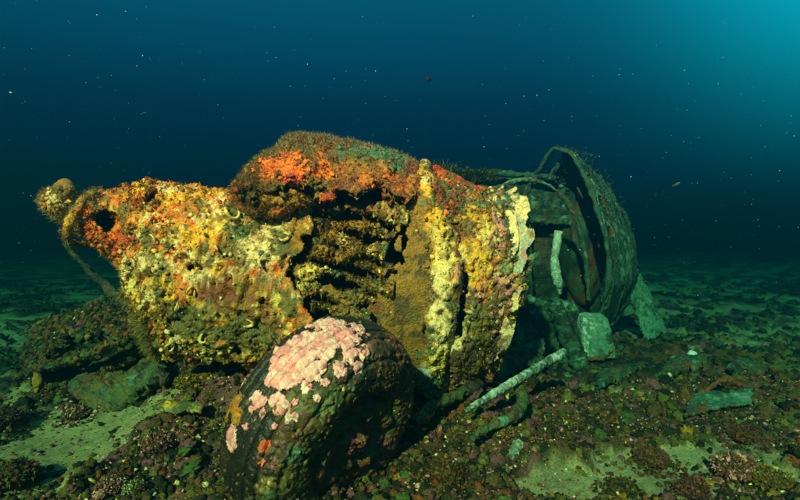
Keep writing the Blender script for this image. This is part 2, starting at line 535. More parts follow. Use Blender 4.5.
def main_island(m):
    """the largest connected patch of cells"""
    lab = np.where(m, np.arange(m.size).reshape(m.shape) + 1, 0)
    while True:
        n = lab.copy()
        n[1:] = np.maximum(n[1:], lab[:-1]); n[:-1] = np.maximum(n[:-1], lab[1:])
        n[:, 1:] = np.maximum(n[:, 1:], lab[:, :-1]); n[:, :-1] = np.maximum(n[:, :-1], lab[:, 1:])
        n = np.where(m, n, 0)
        if (n == lab).all(): break
        lab = n
    ids, cnt = np.unique(lab[lab > 0], return_counts=True)
    return lab == ids[cnt.argmax()]


def housing():
    st = [(116, 188, 262, 2.34, 0.19), (124, 187, 284, 2.36, 0.24), (132, 186, 306, 2.38, 0.28), (140, 186, 338, 2.40, 0.31), (152, 188, 358, 2.42, 0.335), (172, 191, 366, 2.44, 0.355),
          (200, 192, 370, 2.46, 0.37), (240, 190, 372, 2.48, 0.385), (285, 188, 378, 2.5, 0.395), (332, 185, 388, 2.5, 0.385)]
    G = loft(st, 280, 460, -90, 270, e=0.68, closed=True)
    Gc = np.concatenate([G, G[:, :1]], 1); c = cellmid(Gc).reshape(-1, 3)
    X, Y, Z = c.T; nz = 0.018 * vnoise(c * 22, 5) + 0.02 * vnoise(c * 9, 6)
    # ragged aft edge beside the open bay
    edge = np.interp(Z, [wz(390), wz(335), wz(300), wz(275), wz(240), wz(205), wz(180)], [wx(342), wx(330), wx(300), wx(288), wx(300), wx(312), wx(318)])
    keep = (X < edge + nz * 1.5) | (Y > 2.5)
    for hx, hz, rx, rz in [(194, 267, 4.5, 4.5), (143, 197, 6, 8), (176, 248, 3, 4), (262, 300, 3, 4), (232, 352, 7, 5), (153, 322, 3, 4)]:
        keep &= ~((((X - wx(hx)) / (rx * SX)) ** 2 + ((Z - wz(hz)) / (rz * SX)) ** 2 + nz * 14 < 1) & (Y < 2.45))
    keep &= ~((Z < wz(362)) & (X > wx(175)) & (X < wx(238) + nz) & (Y < 2.6))
    amp = np.full(len(G.reshape(-1, 3)) + G.shape[0], 1.15)
    PARTS['engine_housing'] = skin('engine_housing', G, 0.022, keep.reshape(G.shape[0] - 1, -1), 1, amp, BASE_N, ZN, closed=True)


def nose():
    # cowled nose: a short dented cone with an air intake, open and dark inside
    st = [(82, 197, 240, 2.22, 0.10), (87, 193, 247, 2.23, 0.115), (97, 190, 258, 2.26, 0.15), (110, 187, 272, 2.30, 0.20), (126, 184, 294, 2.34, 0.25), (140, 184, 312, 2.36, 0.27)]
    G = loft(st, 90, 230, -90, 270, closed=True)
    Gc = np.concatenate([G, G[:, :1]], 1); c = cellmid(Gc).reshape(-1, 3); X, Y, Z = c.T
    nz = vnoise(c * 26, 15)
    u = (X - wx(104)) / (19 * SX); v = (Z - wz(221)) / (13 * SX)
    ca, sa = math.cos(0.5), math.sin(0.5); uu = u * ca - v * sa; vv = u * sa + v * ca
    keep = ~((uu ** 2 + (vv * 1.15) ** 2 + 0.35 * nz < 0.85) & (Y < 2.28))
    keep &= ~((((X - wx(142)) / (6 * SX)) ** 2 + ((Z - wz(196)) / (7 * SX)) ** 2 + 0.3 * nz < 1) & (Y < 2.28))
    z = [(wx(100), wz(240), 0.2, 0.1, dict(orange=0.7, redor=0.8, olive=0.2)), (wx(120), wz(195), 0.1, 0.05, dict(orange=0.5, yellow=0.3))]
    skin('nose_cowl', G, 0.014, keep.reshape(G.shape[0] - 1, -1), 2, np.full(90 * 231, 0.7), dict(orange=0.25, redor=0.1, ochre=0.2, olive=0.25, yellow=0.0, rust=-0.2, dark=-0.4, cream=-0.6), z, closed=True)
    # flange ring behind the shaft
    th = np.linspace(0, 2 * np.pi, 90, endpoint=False)
    ctr = np.array([(84 - 400) / FPX * 2.18, 2.21, CAMZ - (219 - 230) / FPX * 2.18]); tilt = 0.42
    ring = np.stack([ctr[0] + 0.105 * np.sin(th) * math.sin(tilt) - 0.0 * th, ctr[1] - 0.115 * np.cos(th), ctr[2] + 0.118 * np.sin(th) * math.cos(tilt)], 1)
    rp = np.concatenate([ring, ring[:1]]); G = tube_grid(rp, 0.017, 22, up=(1, 0.2, 0))
    skin('flange_ring', G, 0, None, 3, np.full(91 * 23, 0.5), dict(ochre=0.3, olive=0.3, yellow=0.1, orange=-0.1, cream=-0.3), [], closed=True)
    # propeller shaft: neck and knobbly end
    path = spline([P(96, 220, 2.22), P(82, 213, 2.20), P(68, 207, 2.18), P(54, 203, 2.16), P(44, 204, 2.15)], 60)
    G = tube_grid(path, [0.066, 0.064, 0.060, 0.055, 0.056, 0.064, 0.062, 0.034, 0.004], 90)
    PARTS['propeller_shaft'] = skin('propeller_shaft', G, 0, None, 4, np.full(60 * 91, 0.8), dict(ochre=0.25, yellow=0.15, orange=0.05, olive=0.2, cream=-0.05, dark=-0.3),
         [(wx(50), wz(205), 0.05, 0.06, dict(olive=0.5, brown=0.5, cream=0.3, orange=-0.5)), (wx(72), wz(203), 0.04, 0.04, dict(orange=0.6, yellow=0.4))], closed=True)
    # torn lug on the shaft end
    path = spline([P(60, 196, 2.13), P(58, 189, 2.12), P(64, 185, 2.12), P(70, 190, 2.11), P(66, 196, 2.11)], 30)
    G = tube_grid(path, [0.025, 0.02, 0.022, 0.018, 0.012], 26)
    PARTS['propeller_shaft']['_base'] = [0.0, 0.0, 0.0]
    skin('shaft_lug', G, 0, None, 6, np.full(30 * 27, 0.45), dict(ochre=0.2, olive=0.3, brown=0.2, cream=-0.2), [], parent=PARTS['propeller_shaft'], closed=True)


HULL = [(300, 178, 396, 2.52, 0.36), (340, 162, 402, 2.52, 0.38), (400, 164, 404, 2.54, 0.40), (450, 182, 402, 2.58, 0.40), (495, 197, 396, 2.63, 0.39), (528, 212, 384, 2.68, 0.34)]


def hull():
    G = loft(HULL, 250, 460, -90, 270, e=0.92, closed=True)
    Gc = np.concatenate([G, G[:, :1]], 1)
    # pale weld ridge that bends down the side, and a smooth panel ahead of it
    def ridge(V):
        xr = np.interp(V[:, 2], [wz(380), wz(330), wz(270), wz(235), wz(212)], [wx(432), wx(437), wx(447), wx(444), wx(425)])
        return np.abs(V[:, 0] - xr + 0.012 * vnoise(V * 14, 3)), V[:, 0] - xr
    V0 = Gc.reshape(-1, 3); rd, sd = ridge(V0)
    n = grid_normals(np.concatenate([Gc[:, -2:-1], Gc, Gc[:, 1:2]], 1))[:, 1:-1].reshape(-1, 3)
    front = (V0[:, 1] < 2.5)
    bump = 0.030 * np.exp(-(rd / 0.028) ** 2) + 0.018 * sstep(0.0, 0.05, sd) - 0.03 * np.exp(-((sd - 0.085 - 0.02 * vnoise(V0 * 7, 2)) / 0.02) ** 2)
    V0 = V0 + n * (bump * front)[:, None]
    G = V0.reshape(Gc.shape)[:, :-1]
    c = cellmid(np.concatenate([G, G[:, :1]], 1)).reshape(-1, 3); X, Y, Z = c.T
    nz = 0.022 * vnoise(c * 16, 25) + 0.015 * vnoise(c * 38, 26)
    left = np.interp(Z, [wz(410), wz(345), wz(300), wz(260), wz(225), wz(195)], [wx(332), wx(346), wx(372), wx(398), wx(404), wx(410)])
    keep = (X > left + nz * 1.6) | (Y > 2.5)
    keep &= ~((Z > wz(199) + nz) & (X < wx(420)) & (Y < 2.5))
    ax_, az_ = wx(469), wz(275); bx_, bz_ = wx(460), wz(348)      # open slit
    t = np.clip(((X - ax_) * (bx_ - ax_) + (Z - az_) * (bz_ - az_)) / ((bx_ - ax_) ** 2 + (bz_ - az_) ** 2), 0, 1)
    ds = np.hypot(X - ax_ - t * (bx_ - ax_), Z - az_ - t * (bz_ - az_))
    keep &= ~((ds < (0.020 * np.sin(np.pi * (0.12 + 0.76 * t))) + nz * 0.4) & (Y < 2.5))
    for hx, hz, rx, rz in [(452, 322, 2.5, 3), (425, 330, 2.2, 7), (405, 262, 1.6, 2.0)]:
        keep &= ~((((X - wx(hx)) / (rx * SX)) ** 2 + ((Z - wz(hz)) / (rz * SX)) ** 2 + nz * 16 < 1) & (Y < 2.5))
    rd2, sd2 = ridge(V0)
    smooth_panel = (sd2 < -0.02) & front
    amp = np.where(smooth_panel, 0.13, 0.85) + 0.45 * np.exp(-(rd2 / 0.03) ** 2) + np.where(smooth_panel, 0.5 * np.clip(fbm(V0 * 6, 2, 88), 0, 1), 0)
    base = dict(ochre=0.12, yellow=0.02, olive=0.15, cream=-0.02, lemon=-0.15, orange=-0.2, rust=-0.1, teal=-0.1, green=-0.1, pink=-0.1, brown=0.0, dark=-0.2, grey=-0.9)
    z = [(wx(400), wz(265), 0.13, 0.32, dict(ochre=1.05, brown=0.45, cream=-1.0, lemon=-0.8, teal=-0.6, pink=-1.0, green=-0.3, olive=0.3)),
         (wx(441), wz(300), 0.048, 0.30, dict(cream=1.15, lemon=1.0, ochre=0.1, olive=-0.6)), (wx(438), wz(225), 0.05, 0.06, dict(yellow=1.0, lemon=0.5)),
         (wx(425), wz(375), 0.08, 0.10, dict(grey=1.9, teal=0.7, lemon=0.4)), (wx(480), wz(370), 0.12, 0.09, dict(brown=0.9, rust=0.5, ochre=0.3, olive=0.4)),
         (wx(490), wz(325), 0.06, 0.10, dict(ochre=0.9, olive=0.3, cream=-0.5)), (wx(488), wz(250), 0.07, 0.15, dict(yellow=0.35, cream=0.5, pink=0.6, lemon=0.2, teal=0.3, rust=0.2, olive=0.2)),
         (wx(520), wz(235), 0.05, 0.10, dict(pink=0.5, cream=0.3, rust=0.3, grey=0.9)), (wx(470), wz(195), 0.12, 0.05, dict(teal=0.8, green=0.5, rust=0.4, grey=0.8))]
    skin('hull_skin', G, 0.018, keep.reshape(G.shape[0] - 1, -1), 8, amp, base, z, closed=True, jit=0.2)


def cowl():
    # upper cowling: a thick overhanging hood whose lip shades the open bay
    st = np.array([(236, 184, 2.44, .38), (262, 160, 2.44, .40), (292, 139, 2.46, .42), (330, 141, 2.48, .42), (385, 152, 2.5, .38), (432, 172, 2.55, .33), (470, 187, 2.6, .33), (500, 198, 2.63, .33)])
    X = (st[:, 0] - 400) / FPX * (st[:, 2] - 0.5 * st[:, 3]); zt = CAMZ - (st[:, 1] - 230) / FPX * st[:, 2]
    lip = np.interp(st[:, 0], [236, 270, 300, 350, 400, 430, 460, 500], [196, 196, 194, 193, 203, 215, 226, 230])
    zl = CAMZ - (lip - 230) / FPX * (st[:, 2] - st[:, 3] * 0.98)
    K = spline(np.stack([X, st[:, 2], zt, zl, st[:, 3]], 1), 230)
    t = np.linspace(0, 1, 190)
    G = np.empty((230, 190, 3)); G[..., 0] = K[:, 0:1]
    # from the lip up over the crest and down the far side
    a = np.radians(np.interp(t, [0, 0.55, 1], [3, 88, 170]))
    h = K[:, 2:3] - K[:, 3:4]
    G[..., 1] = K[:, 1:2] - K[:, 4:5] * np.cos(a)[None] ** 1.0 * np.where(t < 0.56, 1, 1)[None]
    G[..., 2] = np.where(a[None] < np.pi / 2, K[:, 3:4] + h * np.sin(a)[None] ** 1.05, K[:, 2:3] - (1 - np.sin(a)[None]) * 0.42)
    droop = (0.035 * vnoise(np.stack([K[:, 0] * 7, 0 * K[:, 0], 0 * K[:, 0]], 1), 4) + 0.025 * vnoise(np.stack([K[:, 0] * 19, 0 * K[:, 0], 0 * K[:, 0]], 1), 5))[:, None] * np.clip(1 - t / 0.3, 0, 1)[None]
    G[..., 2] -= droop + 0.012 * np.clip(1 - t / 0.3, 0, 1)[None]
    c = cellmid(G).reshape(-1, 3); nz = 0.02 * vnoise(c * 17, 45) + 0.012 * vnoise(c * 40, 46)
    keep = (c[:, 0] > wx(237) + nz) & ((c[:, 0] < wx(496) + nz))
    tt = np.broadcast_to(((t[:-1] + t[1:]) / 2)[None], (229, 189)).reshape(-1)
    keep &= (tt > 0.05 + nz * 3.5)
    zs = [(wx(285), wz(165), 0.17, 0.08, dict(orange=1.25, redor=0.5, olive=0.1, ochre=0.5)), (wx(245), wz(175), 0.08, 0.06, dict(orange=0.6, redor=0.4, olive=0.4, ochre=0.4)),
          (wx(370), wz(178), 0.2, 0.05, dict(orange=0.9, redor=0.5, rust=0.4, ochre=0.4)), (P(385, 150, 2.35)[0], 1.235, 0.20, 0.055, dict(teal=1.3, grey=2.0, green=0.9, olive=0.3)),
          (wx(300), wz(190), 0.2, 0.03, dict(olive=0.9, brown=0.4)), (wx(455), wz(200), 0.15, 0.07, dict(teal=0.8, grey=0.9, green=0.4, rust=0.5, orange=0.0)), (wx(440), wz(212), 0.06, 0.03, dict(yellow=0.8, lemon=0.5))]
    skin('cowling', G, 0.035, keep.reshape(229, 189), 12, np.full(230 * 190, 0.95), dict(orange=0.15, redor=-0.05, ochre=0.25, olive=0.32, rust=0.12, green=-0.2, teal=-0.2, yellow=-0.15, dark=-0.4, cream=-0.6), zs, jit=0.2, flip=False)


def curtain():
    # thick mat of growth hanging from the front of the hood onto the housing
    path = spline([P(238, 194, 2.22), P(256, 196, 2.15), P(276, 199, 2.12), P(300, 195, 2.13), P(326, 190, 2.17)], 130)
    G = tube_grid(path, [0.03, 0.050, 0.060, 0.056, 0.040, 0.018], 90)
    skin('growth_mat', G, 0, None, 66, np.full(130 * 91, 1.1), dict(olive=0.25, ochre=0.45, brown=0.0, orange=0.35, rust=0.1, redor=-0.2), [(wx(265), wz(180), 0.2, 0.05, dict(orange=0.5, redor=0.4))], closed=True)


def bay():
    # pipes and ribs crossing the open bay
    runs = [((304, 210), (335, 205), (375, 212), (412, 224)), ((306, 227), (335, 223), (375, 229), (410, 242)), ((300, 244), (330, 240), (370, 247), (410, 260)),
            ((294, 260), (326, 257), (366, 264), (406, 278)), ((290, 275), (322, 273), (358, 281), (396, 294)), ((292, 291), (320, 290), (354, 297), (388, 308)),
            ((300, 306), (328, 306), (352, 312), (376, 320))]
    for k, r in enumerate(runs):
        D = 2.20 - 0.012 * k
        path = spline([P(x, y, D + 0.02 * math.sin(i * 2.1 + k)) for i, (x, y) in enumerate(r)], 90)
        lo_, hi_ = rng.uniform(0.06, 0.18), rng.uniform(0.72, 1.0); path = path[int(90 * lo_):int(90 * hi_)]; path = spline(path[::6], 90)
        path += 0.020 * np.stack([vnoise(path * 9, k), vnoise(path * 9, k + 9), vnoise(path * 9, k + 19)], 1)
        rad = 0.0155 + 0.006 * np.sin(np.linspace(0, 9, 12) + k * 1.7) + 0.003 * rng.normal(size=12)
        G = tube_grid(path, rad, 44)
        z = [(wx(315), wz(260), 0.12, 0.16, dict(lemon=0.35, cream=0.2, yellow=0.2)), (wx(375), wz(250), 0.1, 0.2, dict(brown=0.5, rust=0.3, ochre=0.2))]
        skin('exhaust_pipe', G, 0, None, 50 + k, np.full(90 * 45, 1.15), dict(olive=0.3, ochre=0.35, brown=0.15, green=0.0, lemon=-0.2, teal=-0.25, redor=-0.45, cream=-0.25, dark=0.0), z, closed=True)
        if k: SURF['exhaust_pipe'] = tuple(np.concatenate([a, b]) for a, b in zip(SURF['exhaust_pipe_all'], SURF['exhaust_pipe']))
        SURF['exhaust_pipe_all'] = SURF['exhaust_pipe']
    del SURF['exhaust_pipe']
    # inner firewall behind the pipes, added; dark colour stands for the bay's shade
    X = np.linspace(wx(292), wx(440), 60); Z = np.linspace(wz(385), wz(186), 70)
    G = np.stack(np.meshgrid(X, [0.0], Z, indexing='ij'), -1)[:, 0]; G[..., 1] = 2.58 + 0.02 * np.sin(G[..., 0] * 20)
    skin('bay_backing', G, 0.012, None, 61, np.full(60 * 70, 0.8), dict(dark=0.6, brown=0.3, olive=0.0), [])
    # an upright stringer beside the crack
    path = spline([P(316, 196, 2.24), P(312, 230, 2.25), P(298, 262, 2.25), P(290, 300, 2.24)], 50)
    skin('stringer', tube_grid(path, [0.012, 0.016, 0.013, 0.018], 20), 0, None, 63, np.full(50 * 21, 0.5), dict(brown=0.3, rust=0.2, olive=0.2, dark=0.2), [], closed=True)


def aft():
    # end ring with a worn pale rim, and the bulkhead that closes the barrel
    st = [(494, 188, 392, 2.62, 0.395), (502, 188, 392, 2.63, 0.405), (514, 193, 389, 2.65, 0.40), (526, 200, 384, 2.67, 0.385), (531, 206, 379, 2.68, 0.365)]
    G = loft(st, 50, 420, -90, 270, e=0.92, closed=True)
    c = cellmid(np.concatenate([G, G[:, :1]], 1)).reshape(-1, 3); nz = 0.015 * vnoise(c * 14, 3) + 0.01 * vnoise(c * 35, 4)
    keep = (np.abs(nz) < 9) & ~((vnoise(c * 8, 77) > 0.55))
    z = [(wx(528), wz(240), 0.035, 0.2, dict(cream=0.6, grey=1.4, teal=0.7)), (wx(505), wz(230), 0.05, 0.1, dict(pink=0.9, cream=0.4)), (wx(510), wz(290), 0.06, 0.1, dict(pink=0.6, grey=0.8, lemon=0.3)),
         (wx(505), wz(360), 0.1, 0.1, dict(brown=1.0, rust=0.4, olive=0.5))]
    skin('end_ring', G, 0.02, keep.reshape(49, 420), 14, np.full(50 * 421, 0.95), dict(ochre=0.12, yellow=0.08, olive=0.2, cream=-0.1, pink=-0.05, rust=0.0, teal=0.0, grey=-0.9, orange=-0.2, dark=-0.15, brown=0.05), z, closed=True, jit=0.22)
    for nm, k0, dk, sd in (('rim_sheet', 522, 11, 141), ('rim_sheet', 508, 9, 142)):
        st = [(k0 - 6, 197, 388, 2.66, 0.375), (k0, 192, 391, 2.665, 0.40), (k0 + dk, 186, 394, 2.675, 0.425)]
        G = loft(st, 26, 420, -90, 270, e=0.92, closed=True)
        c = cellmid(np.concatenate([G, G[:, :1]], 1)).reshape(-1, 3)
        uu = np.broadcast_to((np.arange(25)[:, None] + 0.5) / 25, (25, 420)).reshape(-1)
        keep = (uu < 0.75 + 0.5 * vnoise(c * np.array([0, 7, 7]), sd) + 0.35 * vnoise(c * np.array([0, 26, 26]), sd + 1)) | (uu < 0.2)
        skin(nm, G, 0.007, main_island(keep.reshape(25, 420)), sd, np.full(26 * 421, 0.45), dict(cream=0.25, grey=-0.4, pink=0.15, teal=0.05, olive=0.05, rust=0.0, ochre=0.0), [(wx(528), wz(230), 0.12, 0.2, dict(grey=1.5, cream=0.7, teal=0.3))], closed=True)
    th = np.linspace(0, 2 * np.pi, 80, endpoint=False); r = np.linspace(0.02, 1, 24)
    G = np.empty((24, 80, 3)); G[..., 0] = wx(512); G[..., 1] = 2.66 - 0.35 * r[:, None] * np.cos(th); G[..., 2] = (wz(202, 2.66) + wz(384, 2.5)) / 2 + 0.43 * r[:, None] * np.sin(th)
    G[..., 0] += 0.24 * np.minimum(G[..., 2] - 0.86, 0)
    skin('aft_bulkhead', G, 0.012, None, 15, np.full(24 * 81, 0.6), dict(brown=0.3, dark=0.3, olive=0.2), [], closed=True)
    # torn plate standing up from the crest
    a, b = P(432, 172, 2.5), P(486, 192, 2.52)
    u = np.linspace(0, 1, 60); v = np.linspace(0, 1, 26)
    G = a + (b - a) * u[:, None, None] + np.zeros((60, 26, 1)); h = 0.055 * np.interp(u, [0, 0.1, 0.5, 1], [0.9, 1, 0.55, 0.15])
    G = G + np.stack([0 * u, 0 * u, h], 1)[:, None] * (v - 0.35)[None, :, None] + np.array([0, 0.10, 0]) * (v[None, :, None] ** 2) * u[:, None, None]
    skin('torn_plate', G, 0.014, None, 16, np.full(60 * 26, 0.5), dict(rust=0.3, orange=0.2, redor=0.1, olive=0.1, ochre=0.1), [], flip=True)
    # strut of the landing gear, going from the bay down to the wheel
    path = spline([np.array([0.03, 2.45, 0.42]), np.array([-0.06, 2.2, 0.36]), np.array([-0.16, 1.92, 0.30])], 50)
    skin('gear_strut', tube_grid(path, [0.045, 0.04, 0.045], 40), 0, None, 18, np.full(50 * 41, 0.7), dict(brown=0.4, dark=0.4, olive=0.2, rust=0.1), [], closed=True)
    path = spline([P(480, 384, 2.36), P(455, 396, 2.25), P(432, 408, 2.12), P(415, 424, 2.05)], 50)
    skin('drag_brace', tube_grid(path, [0.02, 0.022, 0.02, 0.016], 26), 0, None, 19, np.full(50 * 27, 0.6), dict(brown=0.4, dark=0.5, green=0.2, rust=0.1), [], closed=True)


housing(); nose(); hull(); cowl(); curtain(); bay(); aft()


def nacelle_growth():
    parts = []
    def knobs(key, n, lo, hi, names=None, w=None, sub=1, frac=0.5, sel=None):
        V, N, C = SURF[key]
        if sel is not None:
            m = sel(V); V, N, C = V[m], N[m], C[m]
        m = N[:, 1] < 0.35; V, N, C = V[m], N[m], C[m]
        dens = fbm(V * 7, 2, 91) + 0.35 * vnoise(V * 25, 92)
        p = np.clip(dens + 0.35, 0.02, 1); p /= p.sum()
        i = rng.choice(len(V), n, p=p)
        c = C[i] * rng.uniform(0.75, 1.3, (n, 1))
        if names:
            k = rng.random(n) < frac; c[k] = pick(names, w, int(k.sum()))
        s = lo * (hi / lo) ** (rng.random(n) ** 1.6)
        parts.append(blobs(V[i] + N[i] * s[:, None] * 0.25, N[i], s, c, sub=sub))
    knobs('engine_housing', 900, 0.003, 0.012, ['cream', 'lemon', 'yellow', 'orange', 'teal', 'olive', 'redor'], [3, 3, 3, 2, 1.5, 3, 1])
    knobs('nose_cowl', 500, 0.004, 0.012, ['orange', 'redor', 'ochre', 'cream'], [3, 2, 2, 0.6])
    knobs('propeller_shaft', 220, 0.004, 0.013, ['ochre', 'cream', 'olive', 'orange'], [3, 1, 2, 1])
    knobs('cowling', 800, 0.003, 0.012, ['orange', 'redor', 'olive', 'ochre', 'teal'], [3, 2, 2, 2, 0.6], frac=0.25)
    knobs('hull_skin', 800, 0.003, 0.011, ['cream', 'ochre', 'olive', 'yellow', 'pink'], [1.2, 2, 2, 1, 0.5], frac=0.25, sel=lambda V: V[:, 0] > wx(425))
    knobs('hull_skin', 260, 0.002, 0.007, ['ochre', 'olive', 'yellow'], [2, 2, 1], frac=0.5, sel=lambda V: V[:, 0] < wx(425))
    knobs('exhaust_pipe_all', 600, 0.003, 0.011, ['lemon', 'olive', 'ochre', 'cream', 'redor'], [1, 4, 3, 0.7, 0.25])
    knobs('end_ring', 700, 0.004, 0.013, ['cream', 'grey', 'pink', 'olive', 'rust'], [1, 1.2, 1, 2, 1])
    PARTS['engine_housing']['_base'] = [0.0, 0.0, 0.0]
    V, N, C = SURF['engine_housing']
    for k, (x, y, rr_) in enumerate([(231, 214, .030), (176, 306, .026), (205, 338, .022), (190, 292, .020), (262, 262, .022), (152, 240, .024), (215, 250, .018), (248, 322, .020), (170, 345, .018), (283, 236, .020)]):
        i = np.argmin((400 + V[:, 0] / V[:, 1] * FPX - x) ** 2 + (230 - (V[:, 2] - CAMZ) / V[:, 1] * FPX - y) ** 2 + 1e4 * np.maximum(V[:, 1] - 2.4, 0) + 900 * (N[:, 1] > -0.1))
        fr = rand_frames(1, N[i][None])[0]; t = np.linspace(0, rng.uniform(3.6, 5.0), 40) + rng.uniform(0, 6)
        p = V[i] + fr[2] * 0.012 + rr_ * (np.cos(t)[:, None] * fr[0] + 0.75 * np.sin(t)[:, None] * fr[1]) + fr[2] * (0.006 * np.sin(t * 2))[:, None]
        G = tube_grid(p, [0.002, 0.006, 0.007, 0.006, 0.002], 12, sx=0.7, up=fr[2])
        skin('oyster_shell', G, 0, None, 150 + k, np.full(40 * 13, 0.12), dict(cream=0.5, lemon=0.3, yellow=0.0), [], parent=PARTS['engine_housing'], closed=True)
    V, F, C = join(parts)
    o = build('sponge_knobs', V, F, M_GROWTH, NAC, C); o['kind'] = 'stuff'

    hp = []
    def fur(key, n, lo, hi, names, w, sel=None, up=0.0, width=0.0011, spread=0.45, side=0.5):
        V, N, C = SURF[key]
        if sel is not None:
            m = sel(V, N); V, N = V[m], N[m]
        d = np.clip(0.45 + fbm(V * 8, 2, 33), 0.03, 2); i = rng.choice(len(V), n, p=d / d.sum())
        nn = N[i] + np.array([0, 0, up])
        L = lo * (hi / lo) ** rng.random(n)
        hp.append(hairs(V[i], nn / np.linalg.norm(nn, axis=1, keepdims=True), L, width * rng.uniform(0.6, 1.4, n), pick(names, w, n), spread=spread))
    G_ = ['olive', 'ochre', 'grey', 'sand']
    crest = lambda V, N: (N[:, 2] > 0.35) & (V[:, 0] < wx(420)) & (V[:, 1] < 2.7)
    fur('cowling', 16000, 0.008, 0.026, ['olive', 'grey', 'sand', 'teal'], [1.5, 3, 2, 2.5], crest, up=0.3, width=0.0008, spread=0.6)
    fur('cowling', 5000, 0.006, 0.018, ['olive', 'ochre', 'orange'], [2, 3, 2], lambda V, N: (N[:, 1] < 0) & (V[:, 0] < wx(345)))
    fur('cowling', 3000, 0.010, 0.030, ['olive', 'ochre', 'sand'], [3, 2, 1], lambda V, N: (V[:, 0] < wx(262)) & (N[:, 1] < 0.4), up=-0.1)
    fur('growth_mat', 6000, 0.008, 0.026, ['olive', 'ochre', 'brown', 'sand'], [3, 2, 1, 1], lambda V, N: N[:, 1] < 0.3)
    fur('propeller_shaft', 5000, 0.012, 0.034, ['sand', 'ochre', 'olive', 'lemon', 'grey'], [3, 2, 1, 1, 2], width=0.0008)
    fur('flange_ring', 2600, 0.008, 0.026, ['sand', 'ochre', 'olive'], [2, 2, 2])
    fur('nose_cowl', 3000, 0.005, 0.016, ['ochre', 'olive', 'orange', 'sand'], [2, 3, 1, 1])
    fur('nose_cowl', 900, 0.010, 0.030, ['sand', 'olive', 'ochre'], [2, 2, 1], lambda V, N: (N[:, 2] < -0.3), up=-0.5)
    fur('engine_housing', 7000, 0.004, 0.014, ['olive', 'yellow', 'ochre', 'green', 'lemon'], [3, 1, 2, 1.5, 0.8], lambda V, N: N[:, 1] < 0.3)
    fur('engine_housing', 8000, 0.028, 0.055, ['sand', 'olive', 'lemon'], [3, 3, 1], lambda V, N: (V[:, 0] < wx(148)) & (V[:, 2] < wz(290)) & (V[:, 2] > wz(362)) & (N[:, 0] < -0.25) & (V[:, 1] < 2.5), spread=0.22, width=0.0009)
    fur('exhaust_pipe_all', 4000, 0.005, 0.016, ['olive', 'ochre', 'brown'], [3, 2, 2], lambda V, N: N[:, 1] < 0.2)
    fur('hull_skin', 4000, 0.003, 0.011, ['ochre', 'olive', 'green'], [2, 3, 1], lambda V, N: (N[:, 1] < 0.3) & (V[:, 0] > wx(430)))
    fur('end_ring', 2200, 0.005, 0.016, ['olive', 'grey', 'brown', 'teal'], [2, 1, 2, 1], lambda V, N: N[:, 1] < 0.5)
    def flakes(key, n, lo, hi, names, w, sel=None):
        V, N, C = SURF[key]; m = N[:, 1] < 0.3
        if sel is not None: m &= sel(V, N)
        V, N, C = V[m], N[m], C[m]; d = np.clip(0.35 + fbm(V * 9, 2, 133), 0.02, 2); i = rng.choice(len(V), n, p=d / d.sum())
        c = C[i] * rng.uniform(0.7, 1.3, (n, 1)); k = rng.random(n) < 0.4; c[k] = pick(names, w, int(k.sum()))
        L = lo * (hi / lo) ** rng.random(n)
        hp.append(hairs(V[i], N[i], L, L * rng.uniform(0.18, 0.42, n), c, spread=0.9, droop=0.9))
    flakes('engine_housing', 3800, 0.006, 0.020, ['cream', 'lemon', 'yellow', 'orange', 'green', 'olive', 'rust', 'dark'], [1.5, 2, 2, 1.5, 2, 3, 1, 1])
    flakes('cowling', 3000, 0.006, 0.018, ['orange', 'redor', 'olive', 'ochre', 'rust'], [3, 2, 3, 2, 1])
    flakes('nose_cowl', 1500, 0.005, 0.015, ['orange', 'redor', 'olive', 'ochre'], [3, 2, 2, 2])
    flakes('exhaust_pipe_all', 2600, 0.006, 0.020, ['olive', 'ochre', 'brown', 'lemon', 'green'], [3, 2, 2, 0.6, 1])
    flakes('hull_skin', 2600, 0.004, 0.014, ['ochre', 'olive', 'cream', 'pink', 'rust'], [2, 3, 1, .7, 1], lambda V, N: V[:, 0] > wx(428))
    flakes('end_ring', 1600, 0.005, 0.018, ['cream', 'grey', 'pink', 'olive', 'rust', 'teal'], [1, 1, 1, 2, 1, 1])
    V, F, C = join_hairs(hp)
    o = build('hydroid_fur', V, F, M_FUZZ, NAC, C, smooth=False); o['kind'] = 'stuff'


nacelle_growth()


